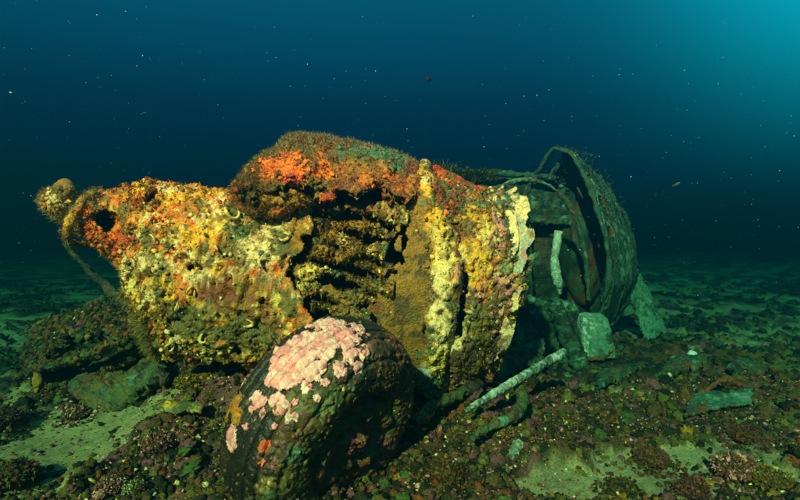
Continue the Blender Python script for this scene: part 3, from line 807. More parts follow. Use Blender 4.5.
# ------------------------------------------------------------------ the wheel
def wheel():
    D, az, el, R, w, cx, cy = 1.76, 0.93, 0.36, 0.352, 0.292, 326, 420
    c = P(cx, cy, D)
    a = np.array([math.cos(el) * math.sin(az), -math.cos(el) * math.cos(az), -math.sin(el)])
    u = np.cross(a, [0, 0, 1]); u /= np.linalg.norm(u); v = np.cross(u, a)
    W = thing('landing_gear_wheel', (c[0], c[1], 0), 'black aircraft tyre crusted with pale pink patches, leaning below the nacelle', 'wheel')
    hw = w / 2; rr = R - hw * 0.8

    def surf(T, S, off=0.0):
        cs = np.sign(np.cos(S)) * np.abs(np.cos(S)) ** 0.80; sn = np.sign(np.sin(S)) * np.abs(np.sin(S)) ** 0.86
        rad = rr + (hw * 0.8 + off) * cs; ax = (hw + off) * sn
        return c + rad[..., None] * (np.cos(T)[..., None] * u + np.sin(T)[..., None] * v) + ax[..., None] * a

    nT, nS = 560, 260
    T, S = np.meshgrid(np.linspace(0, 2 * np.pi, nT, endpoint=False), np.linspace(-np.pi * 0.86, np.pi * 0.86, nS), indexing='ij')
    # circumferential grooves in the tread, worn cross cuts
    sn = np.sign(np.sin(S)) * np.abs(np.sin(S)) ** 0.72
    tread = 1 - sstep(0.75, 0.9, np.abs(sn))
    gro = np.zeros_like(S)
    for k in (-0.62, -0.36, -0.12, 0.12, 0.36, 0.62): gro += np.exp(-((sn - k) / 0.028) ** 2)
    cross = np.exp(-(((T * 46 / (2 * np.pi) + 0.9 * np.abs(sn)) % 1.0 - 0.5) / 0.12) ** 2)
    off = -0.009 * gro * tread - 0.004 * cross * tread * (np.abs(sn) > 0.36) - 0.006 * np.exp(-((np.abs(sn) - 0.93) / 0.02) ** 2)
    G = surf(T, S, off)
    G = np.concatenate([G, G[:1]], 0)
    V, Q, N = sheet(G, 0, None, True)
    dark_growth = sstep(0.25, 0.6, fbm(V * 6, 3, 4) + 1.1 * np.clip((V - c) @ a / hw, -0.2, 1) - 0.45 * ((V[:, 2] - c[2]) / R) - 0.08)
    V2, c1, c2 = crust(V, N, 0.08 + 0.30 * dark_growth, 70)
    V2r = V2.reshape(nT + 1, nS, 3); V2r[-1] = V2r[0]; V2 = V2r.reshape(-1, 3)
    rub = np.array([0.014, 0.015, 0.012])[None] * (1 + 0.4 * vnoise(V * 40, 2))[:, None]
    mott = zcolor(V, dict(brown=0.35, dark=0.25, rust=0.0, olive=0.15, green=0.05, purple=-0.05, teal=-0.2, cream=-0.65, lemon=-0.65), freq=14, seed=8, c1=c1, c2=c2)
    k = np.clip(dark_growth + 0.25 * (fbm(V * 14, 2, 3) > 0.25), 0, 1)[:, None]
    tyre = build('tyre', V2, Q, M_TYRE, W, rub * (1 - k) + mott * k); tyre['_base'] = [0.0, 0.0, 0.0]
    SURF['tyre'] = (V2, N, mott)
    # hub inside the near face
    r = np.linspace(0.02, 1, 26); th = np.linspace(0, 2 * np.pi, 90, endpoint=False)
    RR, TH = np.meshgrid(r, th, indexing='ij')
    dish = np.interp(RR, [0, 0.22, 0.26, 0.6, 0.85, 1.0], [0.165, 0.162, 0.138, 0.132, 0.130, 0.118])
    G = c + (RR * (rr - hw * 0.45))[..., None] * (np.cos(TH)[..., None] * u + np.sin(TH)[..., None] * v) + dish[..., None] * a
    skin('hub', G, 0.01, None, 75, np.full(26 * 91, 1.3), dict(brown=0.3, dark=0.2, rust=0.25, olive=0.2, green=0.15, ochre=-0.2, purple=0.1), [], parent=W, closed=True, flip=True)
    SURF.pop('hub')

    # pink coralline crusts: raised plates lying on the tread
    Pw = V.reshape(nT + 1, nS, 3)
    px = 400 + Pw[..., 0] / Pw[..., 1] * FPX; py = 230 - (Pw[..., 2] - CAMZ) / Pw[..., 1] * FPX
    vis = (N.reshape(nT + 1, nS, 3) * (np.array([0, 0, CAMZ]) - Pw)).sum(-1) > 0
    def locate(x, y):
        d = np.where(vis, (px - x) ** 2 + (py - y) ** 2, 1e9); i = np.unravel_index(d.argmin(), d.shape)
        return Pw[i]
    def crust_patch(spots, name, kinds, seed, h=0.010, label=None):
        ctr = [(locate(x, y), r) for x, y, r in spots]
        cells = cellmid(Pw).reshape(-1, 3); f = np.full(len(cells), -1.0); fv = np.full(len(V), -1.0)
        for p, r in ctr:
            f = np.maximum(f, 1 - np.linalg.norm(cells - p, axis=1) / r); fv = np.maximum(fv, 1 - np.linalg.norm(V - p, axis=1) / r)
        nzc = np.zeros(len(cells)); nzv = np.zeros(len(V)); ic = f > -0.9; iv = fv > -0.9
        nzc[ic] = 1.05 * fbm(cells[ic] * 26, 4, seed, 0.7); nzv[iv] = 1.05 * fbm(V[iv] * 26, 4, seed, 0.7)
        keep = (f + nzc > 0.04).reshape(nT, nS - 1)
        keep = main_island(keep)
        e = np.clip((fv + nzv) / 0.22, 0, 1)
        X = V[iv]; e = e[iv]
        wp = X + 0.012 * np.stack([vnoise(X * 40, seed), vnoise(X * 40, seed + 1), vnoise(X * 40, seed + 2)], 1)
        wf, wc = worley(wp * 46, seed + 3); wf2, wc2 = worley(wp * 105, seed + 5)
        lift = 0.0012 + 0.3 * h * e ** 0.8 + 0.0012 * e * (1 - np.minimum(wf, 1) * 1.3) + 0.001 * e * (1 - wf2) + 0.0045 * e * fbm(X * 45, 4, seed + 9, 0.6)
        Gp = V.copy(); Gp[iv] = X + N[iv] * (lift + 0.002 * vnoise(X * 120, seed))[:, None]
        Gp = Gp.reshape(nT + 1, nS, 3)
        Vt, Qt, Nt = sheet(Gp, 0.003, keep, True)
        # let the edge of each crust reach down to the rubber
        col = np.zeros((len(V), 3)); col[iv] = zcolor(X, kinds, (), 30, seed, wc, wc2, sharp=6, jit=0.4)
        Vt, Qt, cc = compact(Vt, Qt, np.concatenate([col, col * 0.9]))
        o = build(name, Vt, Qt, M_CORALLINE, tyre, cc)
        if label: o['label'] = label
    PAL.update(rose=(0.78, 0.27, 0.29), blush=(0.84, 0.45, 0.43), milk=(0.84, 0.70, 0.56), plum=(0.40, 0.13, 0.15), ash=(0.42, 0.47, 0.50))
    for k in ('rose', 'blush', 'milk', 'plum', 'ash'): PN.append(k)
    pk = dict(rose=0.35, blush=0.25, milk=-0.1, plum=-0.2)
    crust_patch([(318, 345, .085), (342, 338, .075), (298, 360, .075), (285, 376, .05), (350, 350, .05), (330, 325, .06), (312, 368, .045), (340, 366, .03)], 'coralline_crust', pk, 3, 0.013, 'broad pale pink crust on the top of the tyre')
    crust_patch([(256, 399, .028), (240, 397, .016)], 'coralline_crust', pk, 5, 0.009, 'small rosy crust patch')
    crust_patch([(278, 398, .024), (283, 408, .024)], 'coralline_crust', pk, 6, 0.008)
    crust_patch([(306, 388, .02)], 'coralline_crust', pk, 16, 0.008)
    crust_patch([(292, 419, .018)], 'coralline_crust', pk, 17, 0.008)
    crust_patch([(231, 443, .03), (233, 432, .02)], 'coralline_crust', dict(rose=0.4, blush=0.1, milk=-0.2, plum=-0.1), 7, 0.010, 'pink crust low on the left of the tread')
    for k_, (x_, y_, r_) in enumerate([(357, 367, .022), (345, 372, .012), (325, 384, .014), (270, 380, .018), (262, 412, .014), (296, 402, .012), (243, 382, .013), (246, 428, .012), (300, 332, .016), (286, 346, .014), (366, 352, .014), (316, 398, .010), (275, 425, .010)]):
        crust_patch([(x_, y_, r_)], 'coralline_crust', pk, 18 + k_, 0.006)
    crust_patch([(364, 322, .024), (372, 326, .02)], 'pale_crust', dict(ash=0.4, grey=0.3, milk=-0.2), 9, 0.006)
    crust_patch([(234, 405, .03), (238, 418, .024), (226, 412, .03), (228, 424, .018)], 'orange_sponge', dict(ochre=0.5, orange=-0.15, rust=-0.1), 10, 0.010)
    crust_patch([(264, 446, .02)], 'orange_sponge', dict(redor=0.3, pink=0.1, orange=0.1), 12, 0.008)
    crust_patch([(262, 464, .018)], 'orange_sponge', dict(redor=0.3, pink=0.1, orange=0.1), 14, 0.008)
    Vs, Ns, Cs = SURF['tyre']; i = rng.choice(len(Vs), 1500)
    s = rng.uniform(0.003, 0.009, 1500)
    V_, F_, C_ = blobs(Vs[i], Ns[i], s, np.where(rng.random((1500, 1)) < 0.85, Cs[i] * 1.1, pick(['olive', 'rust', 'lemon', 'pink'], [3, 2, 0.5, 0.7], 1500)), sub=0)
    o = build('fouling_knobs', V_, F_, M_GROWTH, W, C_); o['kind'] = 'stuff'
    m = (np.abs((Vs - c) @ a) < hw * 0.8); i = rng.choice(np.where(m)[0], 2600)
    V_, q, t_, C_ = hairs(Vs[i], Ns[i], rng.uniform(0.004, 0.013, 2600), 0.0009 * np.ones(2600), pick(['olive', 'brown', 'dark'], [2, 2, 3], 2600))
    o = build('algae_fuzz', V_, [q, t_], M_FUZZ, W, C_, smooth=False); o['kind'] = 'stuff'


wheel()


# ------------------------------------------------------------------ the broken fuselage behind, right
GREENS = dict(green=0.3, teal=0.15, olive=0.0, dark=0.05, brown=-0.05, grey=-0.7)
PAL.update(moss=(0.030, 0.075, 0.045), verdi=(0.11, 0.23, 0.16), pale=(0.42, 0.52, 0.44), murk=(0.012, 0.024, 0.016))  # greens low in red: the water's filtering is put into the albedo
for k in ('moss', 'verdi', 'pale', 'murk'): PN.append(k)
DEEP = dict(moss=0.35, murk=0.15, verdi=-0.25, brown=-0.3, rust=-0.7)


def piece(name, G, thick, mask, seed, amp, base, parent, zones=(), closed=False, flip=False, mat=None, freq=9.0):
    n = G.shape[0] * (G.shape[1] + (1 if closed else 0))
    o = skin(name, G, thick, mask, seed, np.full(n, amp), base, zones, parent=parent, closed=closed, flip=flip, freq=freq, mat=mat or M_METAL)
    SURF['last'] = SURF.pop(name)
    return o


def slab_grid(c00, c10, c11, c01, n, m, bulge=0.0, warp=0.0, seed=0):
    u = np.linspace(0, 1, n)[:, None, None]; v = np.linspace(0, 1, m)[None, :, None]
    G = np.asarray(c00) * (1 - u) * (1 - v) + np.asarray(c10) * u * (1 - v) + np.asarray(c11) * u * v + np.asarray(c01) * (1 - u) * v
    nn = np.cross(np.asarray(c10) - c00, np.asarray(c01) - c00); nn = nn / np.linalg.norm(nn)
    G = G + nn * (bulge * np.sin(np.pi * u) * np.sin(np.pi * v))
    if warp:
        G = G + nn * (warp * fbm(G.reshape(-1, 3) * 3.5, 2, seed)).reshape(n, m, 1)
    return G


def ragged(G, amt, seed, closed=False):
    n, m = G.shape[0] - 1, G.shape[1] - 1
    U, Vv = np.meshgrid((np.arange(n) + .5) / n, (np.arange(m) + .5) / m, indexing='ij')
    e = np.minimum(np.minimum(U, 1 - U), np.minimum(Vv, 1 - Vv))
    c = cellmid(G).reshape(-1, 3)
    return e + amt * (0.6 * vnoise(c * 9, seed) + 0.4 * vnoise(c * 28, seed + 1)).reshape(n, m) - amt * 0.45 > 0


def fuselage():
    base = P(575, 330, 4.35); base[2] = 0
    Fz = thing('fuselage_section', base, 'dark green curved fuselage section with arched rib frames, behind the nacelle at right', 'aircraft wreck')
    a = np.array([-0.87, -0.49, 0.06]); a /= np.linalg.norm(a)
    h = np.array([0.49, -0.87, 0.0]); up = np.cross(h, a); up = up if up[2] > 0 else -up
    ctr = P(556, 247, 4.25); R = 0.70; SQ = 0.74
    poly = np.array([(-1.0, -0.3), (-0.95, 0.15), (-0.62, 0.78), (-0.10, 1.16), (0.22, 1.06), (0.66, 0.66), (0.92, 0.16), (1.04, -0.38), (0.80, -0.95), (0.2, -1.1)])
    dense = np.concatenate([poly[i] + (poly[i + 1] - poly[i]) * np.linspace(0, 1, 20)[:, None] for i in range(len(poly) - 1)])
    pth = np.arctan2(dense[:, 1], dense[:, 0]); pth = np.where((pth < -2.0), pth + 2 * np.pi, pth); od = np.argsort(pth)
    peak = lambda t: np.interp(t, pth[od], np.hypot(dense[:, 0], dense[:, 1])[od])
    def ring_pt(th, k=0.0, r=R):
        # th 0: to the far/near side (h), 90: up
        return ctr - a * k + r * (np.cos(th)[..., None] * h + np.sin(th)[..., None] * up)
    # skin: from over the crest down the outer side, tapering aft
    th = np.radians(np.linspace(168, -85, 170)); k = np.linspace(0.0, 0.54, 60)
    K, T = np.meshgrid(k, th, indexing='ij')
    G = ctr - a * K[..., None] + (R * peak(T) * (1 - 0.34 * (K / 0.5) ** 1.2))[..., None] * (np.cos(T)[..., None] * h * SQ + np.sin(T)[..., None] * up)
    c = cellmid(G).reshape(-1, 3)
    th_c = np.broadcast_to((th[:-1] + th[1:])[None] / 2, (59, 169)).reshape(-1); k_c = np.broadcast_to((k[:-1] + k[1:])[:, None] / 2, (59, 169)).reshape(-1)
    keep = ~((th_c > 1.75 + 0.25 * vnoise(c * 5, 3)) & (k_c < 0.14))
    for t0, k0, r0 in [(1.30, 0.05, 0.05), (0.95, 0.055, 0.045), (0.62, 0.06, 0.05), (0.2, 0.055, 0.04)]:
        keep &= ~(((th_c - t0) * R) ** 2 + (k_c - k0) ** 2 < (r0 * (1 + 0.35 * vnoise(c * 20, 5))) ** 2)
    zz = [(ctr[0] + 0.35, ctr[2] + 0.2, 0.25, 0.6, dict(verdi=1.1, teal=0.5))]
    piece('skin_panel', G, 0.016, keep.reshape(59, 169), 81, 0.45, DEEP, Fz, zz)
    FSKIN = SURF['last']
    def arc(name, t0, t1, kk, rad, r=R, seed=1, sq=SQ, kinds=DEEP, n=110):
        t = np.radians(np.linspace(t0, t1, n)); p = ctr - a * kk + (r * peak(t))[:, None] * (np.cos(t)[:, None] * h * sq + np.sin(t)[:, None] * up)
        p = p + 0.012 * np.stack([vnoise(p * 6, seed), vnoise(p * 6, seed + 1), vnoise(p * 6, seed + 2)], 1)
        piece(name, tube_grid(p, rad, 22, up=a), 0, None, seed, 0.6, kinds, Fz, closed=True)
    arc('ring_frame', 172, -80, -0.015, 0.014, R * 1.0, 83)
    arc('ring_frame', 120, -70, 0.10, 0.018, R * 0.93, 84, kinds=dict(brown=0.3, murk=0.2, rust=0.1, moss=0.2))
    arc('ring_frame', 108, -70, 0.22, 0.016, R * 0.88, 85)
    arc('ring_frame', 95, -60, 0.36, 0.016, R * 0.78, 86)
    # big thin arch in front
    p = spline([P(492, 190, 4.0), P(512, 182, 4.0), P(534, 180, 4.0), P(557, 191, 4.0), P(575, 216, 4.0), P(585, 255, 4.0), P(589, 300, 4.0)], 120)
    piece('arch_frame', tube_grid(p, 0.015, 20, up=(0, 1, 0)), 0, None, 87, 0.6, dict(moss=0.3, verdi=0.1, brown=0.0), Fz, closed=True)
    # longeron across the top and the wing root slab behind
    p = spline([P(440, 168, 4.5), P(480, 172, 4.5), P(520, 175, 4.5), P(556, 178, 4.45)], 70)
    piece('longeron', tube_grid(p, [0.03, 0.022, 0.024, 0.02], 20), 0, None, 88, 0.7, DEEP, Fz, closed=True)
    G = slab_grid(P(455, 220, 4.6), P(585, 226, 4.5), P(565, 180, 4.6), P(455, 172, 4.7), 90, 50, 0.04, 0.05, 4)
    piece('wing_root_panel', G, 0.03, ragged(G, 0.05, 6), 89, 0.7, dict(moss=0.35, verdi=-0.25, murk=0.3, brown=-0.1), Fz)
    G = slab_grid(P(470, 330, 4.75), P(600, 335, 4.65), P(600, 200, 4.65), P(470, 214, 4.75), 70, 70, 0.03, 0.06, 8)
    piece('dark_backing', G, 0.02, None, 90, 0.8, dict(murk=0.5, brown=0.2, moss=0.0), Fz)  # added sheet, its dark colour stands for shade inside the section
    for kx, (x0, x1) in enumerate([(508, 512), (532, 530)]):
        p = spline([P(x0, 220, 4.55), P(x1, 260, 4.5), P(x1 + 2, 310, 4.45)], 40)
        piece('stringer', tube_grid(p, 0.018, 14), 0, None, 92 + kx, 0.6, DEEP, Fz, closed=True)
    # rounded filler added in the drum, painted dark for the shade inside
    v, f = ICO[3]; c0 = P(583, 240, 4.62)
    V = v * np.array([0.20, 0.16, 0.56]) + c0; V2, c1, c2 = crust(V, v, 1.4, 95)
    build('dark_filler', V2, f, M_METAL, Fz, zcolor(V2, dict(murk=0.3, brown=0.25, rust=0.05, moss=0.1, purple=-0.3), (), 9, 95, c1, c2))
    Vs, Ns, Cs = FSKIN; i = rng.choice(len(Vs), 700); s_ = rng.uniform(0.006, 0.022, 700)
    V_, F_, C_ = blobs(Vs[i], Ns[i], s_, pick(['moss', 'murk', 'verdi', 'pale', 'brown'], [3, 3, 2, .5, 2], 700), sub=1)
    o = build('fouling_knobs', V_, F_, M_METAL, Fz, C_); o['kind'] = 'stuff'
    # fuzz along the top of the frames
    t = np.radians(rng.uniform(20, 125, 900)); p = ctr + R * 1.0 * peak(t)[:, None] * (np.cos(t)[:, None] * h * SQ + np.sin(t)[:, None] * up) - a * (rng.random((900, 1)) ** 2 * 0.3)
    n_ = (p - ctr) / R
    V_, q, t_, C_ = hairs(p, n_, rng.uniform(0.01, 0.04, 900), 0.003 * np.ones(900), pick(['moss', 'murk', 'olive'], [2, 2, 1], 900))
    o = build('hydroid_fur', V_, [q, t_], M_FUZZ, Fz, C_, smooth=False); o['kind'] = 'stuff'


fuselage()


WINGS = [None, None]


def wreck_pieces():
    def one(name, G, thick, mask, seed, amp, base, label, cat, closed=False, zones=(), flip=False, group=None, mat=None):
        o = piece(name, G, thick, mask, seed, amp, base, None, zones, closed, flip, mat); tag(o, label, cat, group); return o
    # pale strip hanging inside the section
    p = spline([P(559, 231, 3.85), P(556, 248, 3.85), P(555, 266, 3.84), P(558, 280, 3.84), P(560, 293, 3.86)], 60)
    one('bent_metal_strip', tube_grid(p, [0.03, 0.034, 0.026, 0.036, 0.03, 0.012], 20, sx=0.9, up=(0, 1, 0)), 0, None, 101, 0.5, dict(pale=0.6, verdi=0.1, grey=0.2), 'pale bent metal strip hanging upright in front of the dark fuselage opening', 'metal strip', True)
    # crumpled sheet in front of the fuselage
    n, m = 110, 90
    G = slab_grid(P(512, 372, 3.35), P(592, 378, 3.3), P(574, 300, 3.75), P(508, 296, 3.85), n, m)
    u = np.linspace(0, 1, n)[:, None]; v = np.linspace(0, 1, m)[None]
    fold = 0.07 * np.sin(u * 15 + 2.2 * v) * (0.5 + 0.5 * v) + 0.04 * np.sin(u * 31 + 4 * v)
    G[..., 1] += fold; G[..., 2] += 0.4 * fold
    one('crumpled_sheet', G, 0.014, ragged(G, 0.06, 3), 102, 0.7, dict(moss=0.4, murk=0.25, verdi=-0.2, brown=-0.1), 'crumpled dark green metal sheet slumped between the nacelle and the pale box', 'metal sheet')
    p = spline([P(556, 305, 3.45), P(566, 330, 3.35), P(576, 352, 3.3), P(583, 369, 3.28)], 60)
    one('folded_strut', tube_grid(p, [0.05, 0.055, 0.05, 0.045], 26, sx=0.7), 0, None, 103, 0.8, dict(moss=0.4, murk=0.2, verdi=0.0), 'thick dark green strut slanting down beside the pale box', 'strut', True)
    # pale upright box with a rounded top
    B = thing('metal_box', P(596, 360, 3.4) * np.array([1, 1, 0]) + np.array([0, 0, 0.02]), 'pale green upright metal box with rusty bottom edge, left of the leaning plate', 'box')
    s = []
    for t in np.linspace(0, 1, 60):
        w = np.interp(t, [0, 0.04, 0.1, 0.85, 0.94, 1], [0.085, 0.108, 0.112, 0.098, 0.088, 0.06]); d = np.interp(t, [0, 0.05, 0.9, 1], [0.06, 0.075, 0.06, 0.03])
        cc = P(598, 357, 3.4) * (1 - t) + P(592, 313, 3.46) * t
        th = np.linspace(0, 2 * np.pi, 100, endpoint=False); c_ = np.sign(np.cos(th)) * np.abs(np.cos(th)) ** 0.3; s_ = np.sign(np.sin(th)) * np.abs(np.sin(th)) ** 0.3
        s.append(np.stack([cc[0] + w * c_ + 0.05 * s_ * d, cc[1] + d * s_ + w * 0.25 * c_, cc[2] + 0 * c_ - 0.10 * w * c_ ], 1))
    G = np.stack(s)
    capb = G[:1] * np.linspace(0.05, 1, 8)[:, None, None] + G[:1].mean(1, keepdims=True) * (1 - np.linspace(0.05, 1, 8)[:, None, None])
    capt = G[-1:] * np.linspace(1, 0.05, 8)[:, None, None] + G[-1:].mean(1, keepdims=True) * (1 - np.linspace(1, 0.05, 8)[:, None, None])
    G = np.concatenate([capb[:-1], G, capt[1:]])
    bc = P(598, 357, 3.4)
    piece('box_body', G, 0, None, 104, 0.28, dict(verdi=0.5, pale=0.0, teal=0.15, moss=0.05), B, [(bc[0], bc[2], 0.3, 0.035, dict(ochre=0.9, rust=1.0, brown=0.8))], True, True)
    p = spline([P(581, 352, 3.36), P(590, 359, 3.33), P(604, 357, 3.33), P(612, 350, 3.36)], 40)
    piece('bottom_rim', tube_grid(p, 0.014, 14), 0, None, 105, 0.6, dict(ochre=0.1, rust=0.3, brown=0.3, moss=0.1), B, closed=True)
    # leaning plate
    G = slab_grid(P(648, 350, 4.0), P(670, 338, 4.15), P(640, 272, 4.4), P(626, 280, 4.25), 46, 90, 0.02, 0.02, 9)
    one('leaning_plate', G, 0.03, ragged(G, 0.03, 9), 106, 0.35, dict(verdi=0.45, teal=0.2, moss=0.1, grey=-0.5), 'flat grey green metal plate leaning against the right side of the fuselage', 'metal plate')
    # thin pale fin
    G = slab_grid(P(521, 276, 3.6), P(530, 272, 3.62), P(541, 251, 3.66), P(524, 256, 3.64), 30, 30, 0.01)
    one('small_fin', G, 0.012, ragged(G, 0.05, 5), 107, 0.3, dict(verdi=0.4, teal=0.2, moss=0.1), 'small green triangular fin just right of the nacelle rim', 'metal fragment')
    # white crusted bar, dark plate above it
    p = spline([P(466, 410, 2.05), P(490, 396, 2.15), P(520, 378, 2.28), P(546, 363, 2.45), P(564, 352, 2.58)], 150)
    z = [(P(510, 384, 2.2)[0], 0.25, 0.25, 0.4, dict(pale=0.5, cream=0.2))]
    one('crusted_bar', tube_grid(p, [0.012, 0.015, 0.017, 0.020, 0.019, 0.022, 0.023, 0.021], 34, sx=0.9), 0, None, 108, 0.22, dict(pale=0.1, grey=0.05, cream=0.0, verdi=0.2, rust=0.05, moss=0.35), 'straight metal bar crusted white along its top, jutting right from under the nacelle', 'metal bar', True, z)
    G = slab_grid(P(470, 398, 2.5), P(548, 358, 2.85), P(545, 338, 3.0), P(482, 352, 2.75), 80, 50, 0.03, 0.05, 12)
    one('bent_plate', G, 0.016, ragged(G, 0.08, 13), 109, 0.6, dict(moss=0.35, verdi=0.15, murk=0.1, brown=0.0), 'dark green bent plate lying behind the white crusted bar', 'metal plate')
    # bent tube
    p = spline([P(517, 384, 2.32), P(523, 400, 2.22), P(519, 412, 2.13), P(506, 420, 2.06), P(490, 427, 2.00), P(472, 437, 1.94)], 110)
    one('bent_tube', tube_grid(p, [0.019, 0.020, 0.020, 0.018, 0.015, 0.012], 26), 0, None, 110, 0.5, dict(moss=0.35, verdi=-0.1, green=0.25, olive=0.2, brown=0.15), 'green bent tube curving down below the white crusted bar', 'tube', True)
    p = spline([P(530, 430, 2.10), P(519, 446, 2.02), P(509, 461, 1.95)], 60)
    one('short_tube', tube_grid(p, [0.022, 0.021, 0.020], 26), 0, None, 111, 0.45, dict(verdi=0.1, olive=0.2, pale=0.05, ochre=0.1, brown=0.1), 'short pale banded tube lying aslant on the rubble below the bent tube', 'tube', True)
    p = spline([P(507, 469, 1.88), P(497, 480, 1.83), P(488, 491, 1.79)], 50)
    one('tube_stub', tube_grid(p, [0.014, 0.02, 0.024], 26), 0, None, 112, 0.6, dict(olive=0.3, ochre=0.2, green=0.2), 'stubby olive tube end in the rubble at the bottom centre', 'tube', True)
    # flat plate on the bed at the right
    G = slab_grid(P(684, 437, 2.32), P(752, 424, 2.46), P(757, 411, 2.6), P(690, 415, 2.58), 70, 40, 0.01, 0.02, 3)
    G[..., 2] += np.percentile(bedz(G[..., :2].reshape(-1, 2)).reshape(G.shape[:2]) - G[..., 2], 80) + 0.03
    one('flat_plate', G, 0.014, ragged(G, 0.08, 7), 113, 0.4, dict(verdi=0.3, teal=0.3, moss=0.25, brown=0.0, rust=-0.3), 'flat teal metal plate half buried in rubble at the right', 'metal plate')
    p = spline([P(700, 413, 2.56), P(726, 409, 2.6), P(754, 409, 2.6)], 50)
    p[:, 2] = np.maximum(p[:, 2], bedz(p[:, :2]) + 0.06)
    one('rusty_rod', tube_grid(p, 0.012, 16), 0, None, 114, 0.7, dict(rust=0.4, brown=0.3, purple=0.1), 'thin rusty rod lying along the back edge of the teal plate', 'rod', True)
    for k, (q, lab) in enumerate([(((592, 402, 2.85), (634, 384, 3.0), (650, 372, 3.3), (604, 382, 3.25)), 'mossy green panel lying on the rubble right below the pale box'),
                                  (((655, 392, 2.95), (700, 386, 3.0), (716, 372, 3.3), (668, 374, 3.3)), 'low green panel among the rubble left below the sea squirt'),
                                  (((728, 392, 2.9), (760, 402, 2.8), (770, 386, 3.05), (738, 378, 3.15)), 'green panel behind the teal plate, right of the sea squirt')]):
        G = slab_grid(*[P(*c_) for c_ in q], 60, 44, 0.02, 0.05, 40 + k)
        G[..., 2] += np.percentile(bedz(G[..., :2].reshape(-1, 2)).reshape(G.shape[:2]) - G[..., 2], 75) + 0.03
        one('wreck_fragment', G, 0.03, ragged(G, 0.10, 50 + k), 140 + k, 0.7, dict(verdi=0.0, green=0.15, moss=0.3, brown=0.15, olive=0.1, murk=0.1, rust=-0.2), lab, 'wreck fragment')
    # green-yellow torn sheet at the lower left
    G = slab_grid(P(150, 436, 2.16), P(204, 440, 2.08), P(208, 431, 2.16), P(160, 424, 2.26), 70, 36, 0.03, 0.05, 17)
    G[..., 2] += np.percentile(bedz(G[..., :2].reshape(-1, 2)).reshape(G.shape[:2]) - G[..., 2], 80) + 0.035
    one('torn_sheet', G, 0.010, ragged(G, 0.12, 15), 115, 0.4, dict(green=0.35, verdi=0.2, lemon=-0.5, yellow=-0.35, rust=-0.1, olive=0.1), 'curled green and yellow scrap of sheet metal left of the tyre', 'metal sheet')
    # left: rod behind the nose
    p = spline([P(64, 244, 3.05), P(82, 263, 3.0), P(104, 284, 2.9), P(128, 306, 2.8)], 70)
    one('bent_rod', tube_grid(p, [0.010, 0.014, 0.019, 0.024], 22), 0, None, 116, 0.6, dict(brown=0.2, murk=0.6, moss=0.1), 'dark bent rod sloping down behind the nacelle nose', 'rod', True)
    # left: wing panels
    G = slab_grid(P(22, 372, 2.68), P(148, 330, 2.55), P(150, 296, 3.15), P(30, 332, 3.3), 130, 80, 0.10, 0.10, 23)
    Wg = WINGS[0] = thing('wing_panel', P(80, 380, 2.7) * np.array([1, 1, 0]), 'upper overgrown wing panel propped over a dark gap at left', 'wing panel')
    piece('panel_skin', G, 0.05, ragged(G, 0.06, 31), 117, 1.2, dict(olive=0.35, brown=0.35, moss=0.25, green=0.1, rust=-0.1, ochre=-0.35, dark=0.1), Wg, mat=M_GROWTH)
    SURF['wing'] = SURF['last']
    p = spline([P(18, 378, 2.70), P(44, 366, 2.62), P(78, 358, 2.56), P(112, 344, 2.50), P(148, 324, 2.46)], 130)
    piece('leading_edge', tube_grid(p, [0.012, 0.020, 0.024, 0.022, 0.018], 44, sx=1.6), 0, None, 119, 1.0, dict(verdi=-0.3, green=0.3, olive=0.35, brown=0.2, moss=0.1, ochre=-0.25, rust=-0.2), Wg, closed=True)
    SURF['edge'] = SURF['last']
    p = spline([P(36, 372, 2.6), P(38, 384, 2.59), P(37, 394, 2.58)], 30)
    o_ = piece('hanging_sponge', tube_grid(p, [0.012, 0.026, 0.024, 0.006], 24), 0, None, 120, 0.5, dict(ochre=0.5, rust=0.1), Wg, closed=True)
    o_['label'] = 'orange brown sponge hanging from the panel edge'
    G = slab_grid(P(86, 414, 2.42), P(165, 372, 2.40), P(150, 345, 2.75), P(70, 385, 2.85), 110, 70, 0.05, 0.07, 27)
    Wg = WINGS[1] = thing('wing_panel', P(110, 400, 2.45) * np.array([1, 1, 0]), 'lower tilted wing panel lying on the sand below the dark gap at left', 'wing panel')
    piece('panel_skin', G, 0.045, ragged(G, 0.05, 35), 118, 1.0, dict(olive=0.3, green=0.15, moss=0.2, brown=0.35, verdi=-0.2, rust=0.0, dark=0.1), Wg, mat=M_GROWTH)
    p = spline([P(66, 392, 2.80), P(92, 380, 2.68), P(120, 362, 2.62), P(150, 346, 2.60)], 100)
    piece('rib', tube_grid(p, [0.02, 0.028, 0.03, 0.026], 34), 0, None, 121, 0.6, dict(olive=0.3, green=0.3, brown=0.2, rust=-0.1), Wg, closed=True)
    SURF['wing2'] = SURF['last']


wreck_pieces()


# ------------------------------------------------------------------ growth on the bed
SKIRT = []


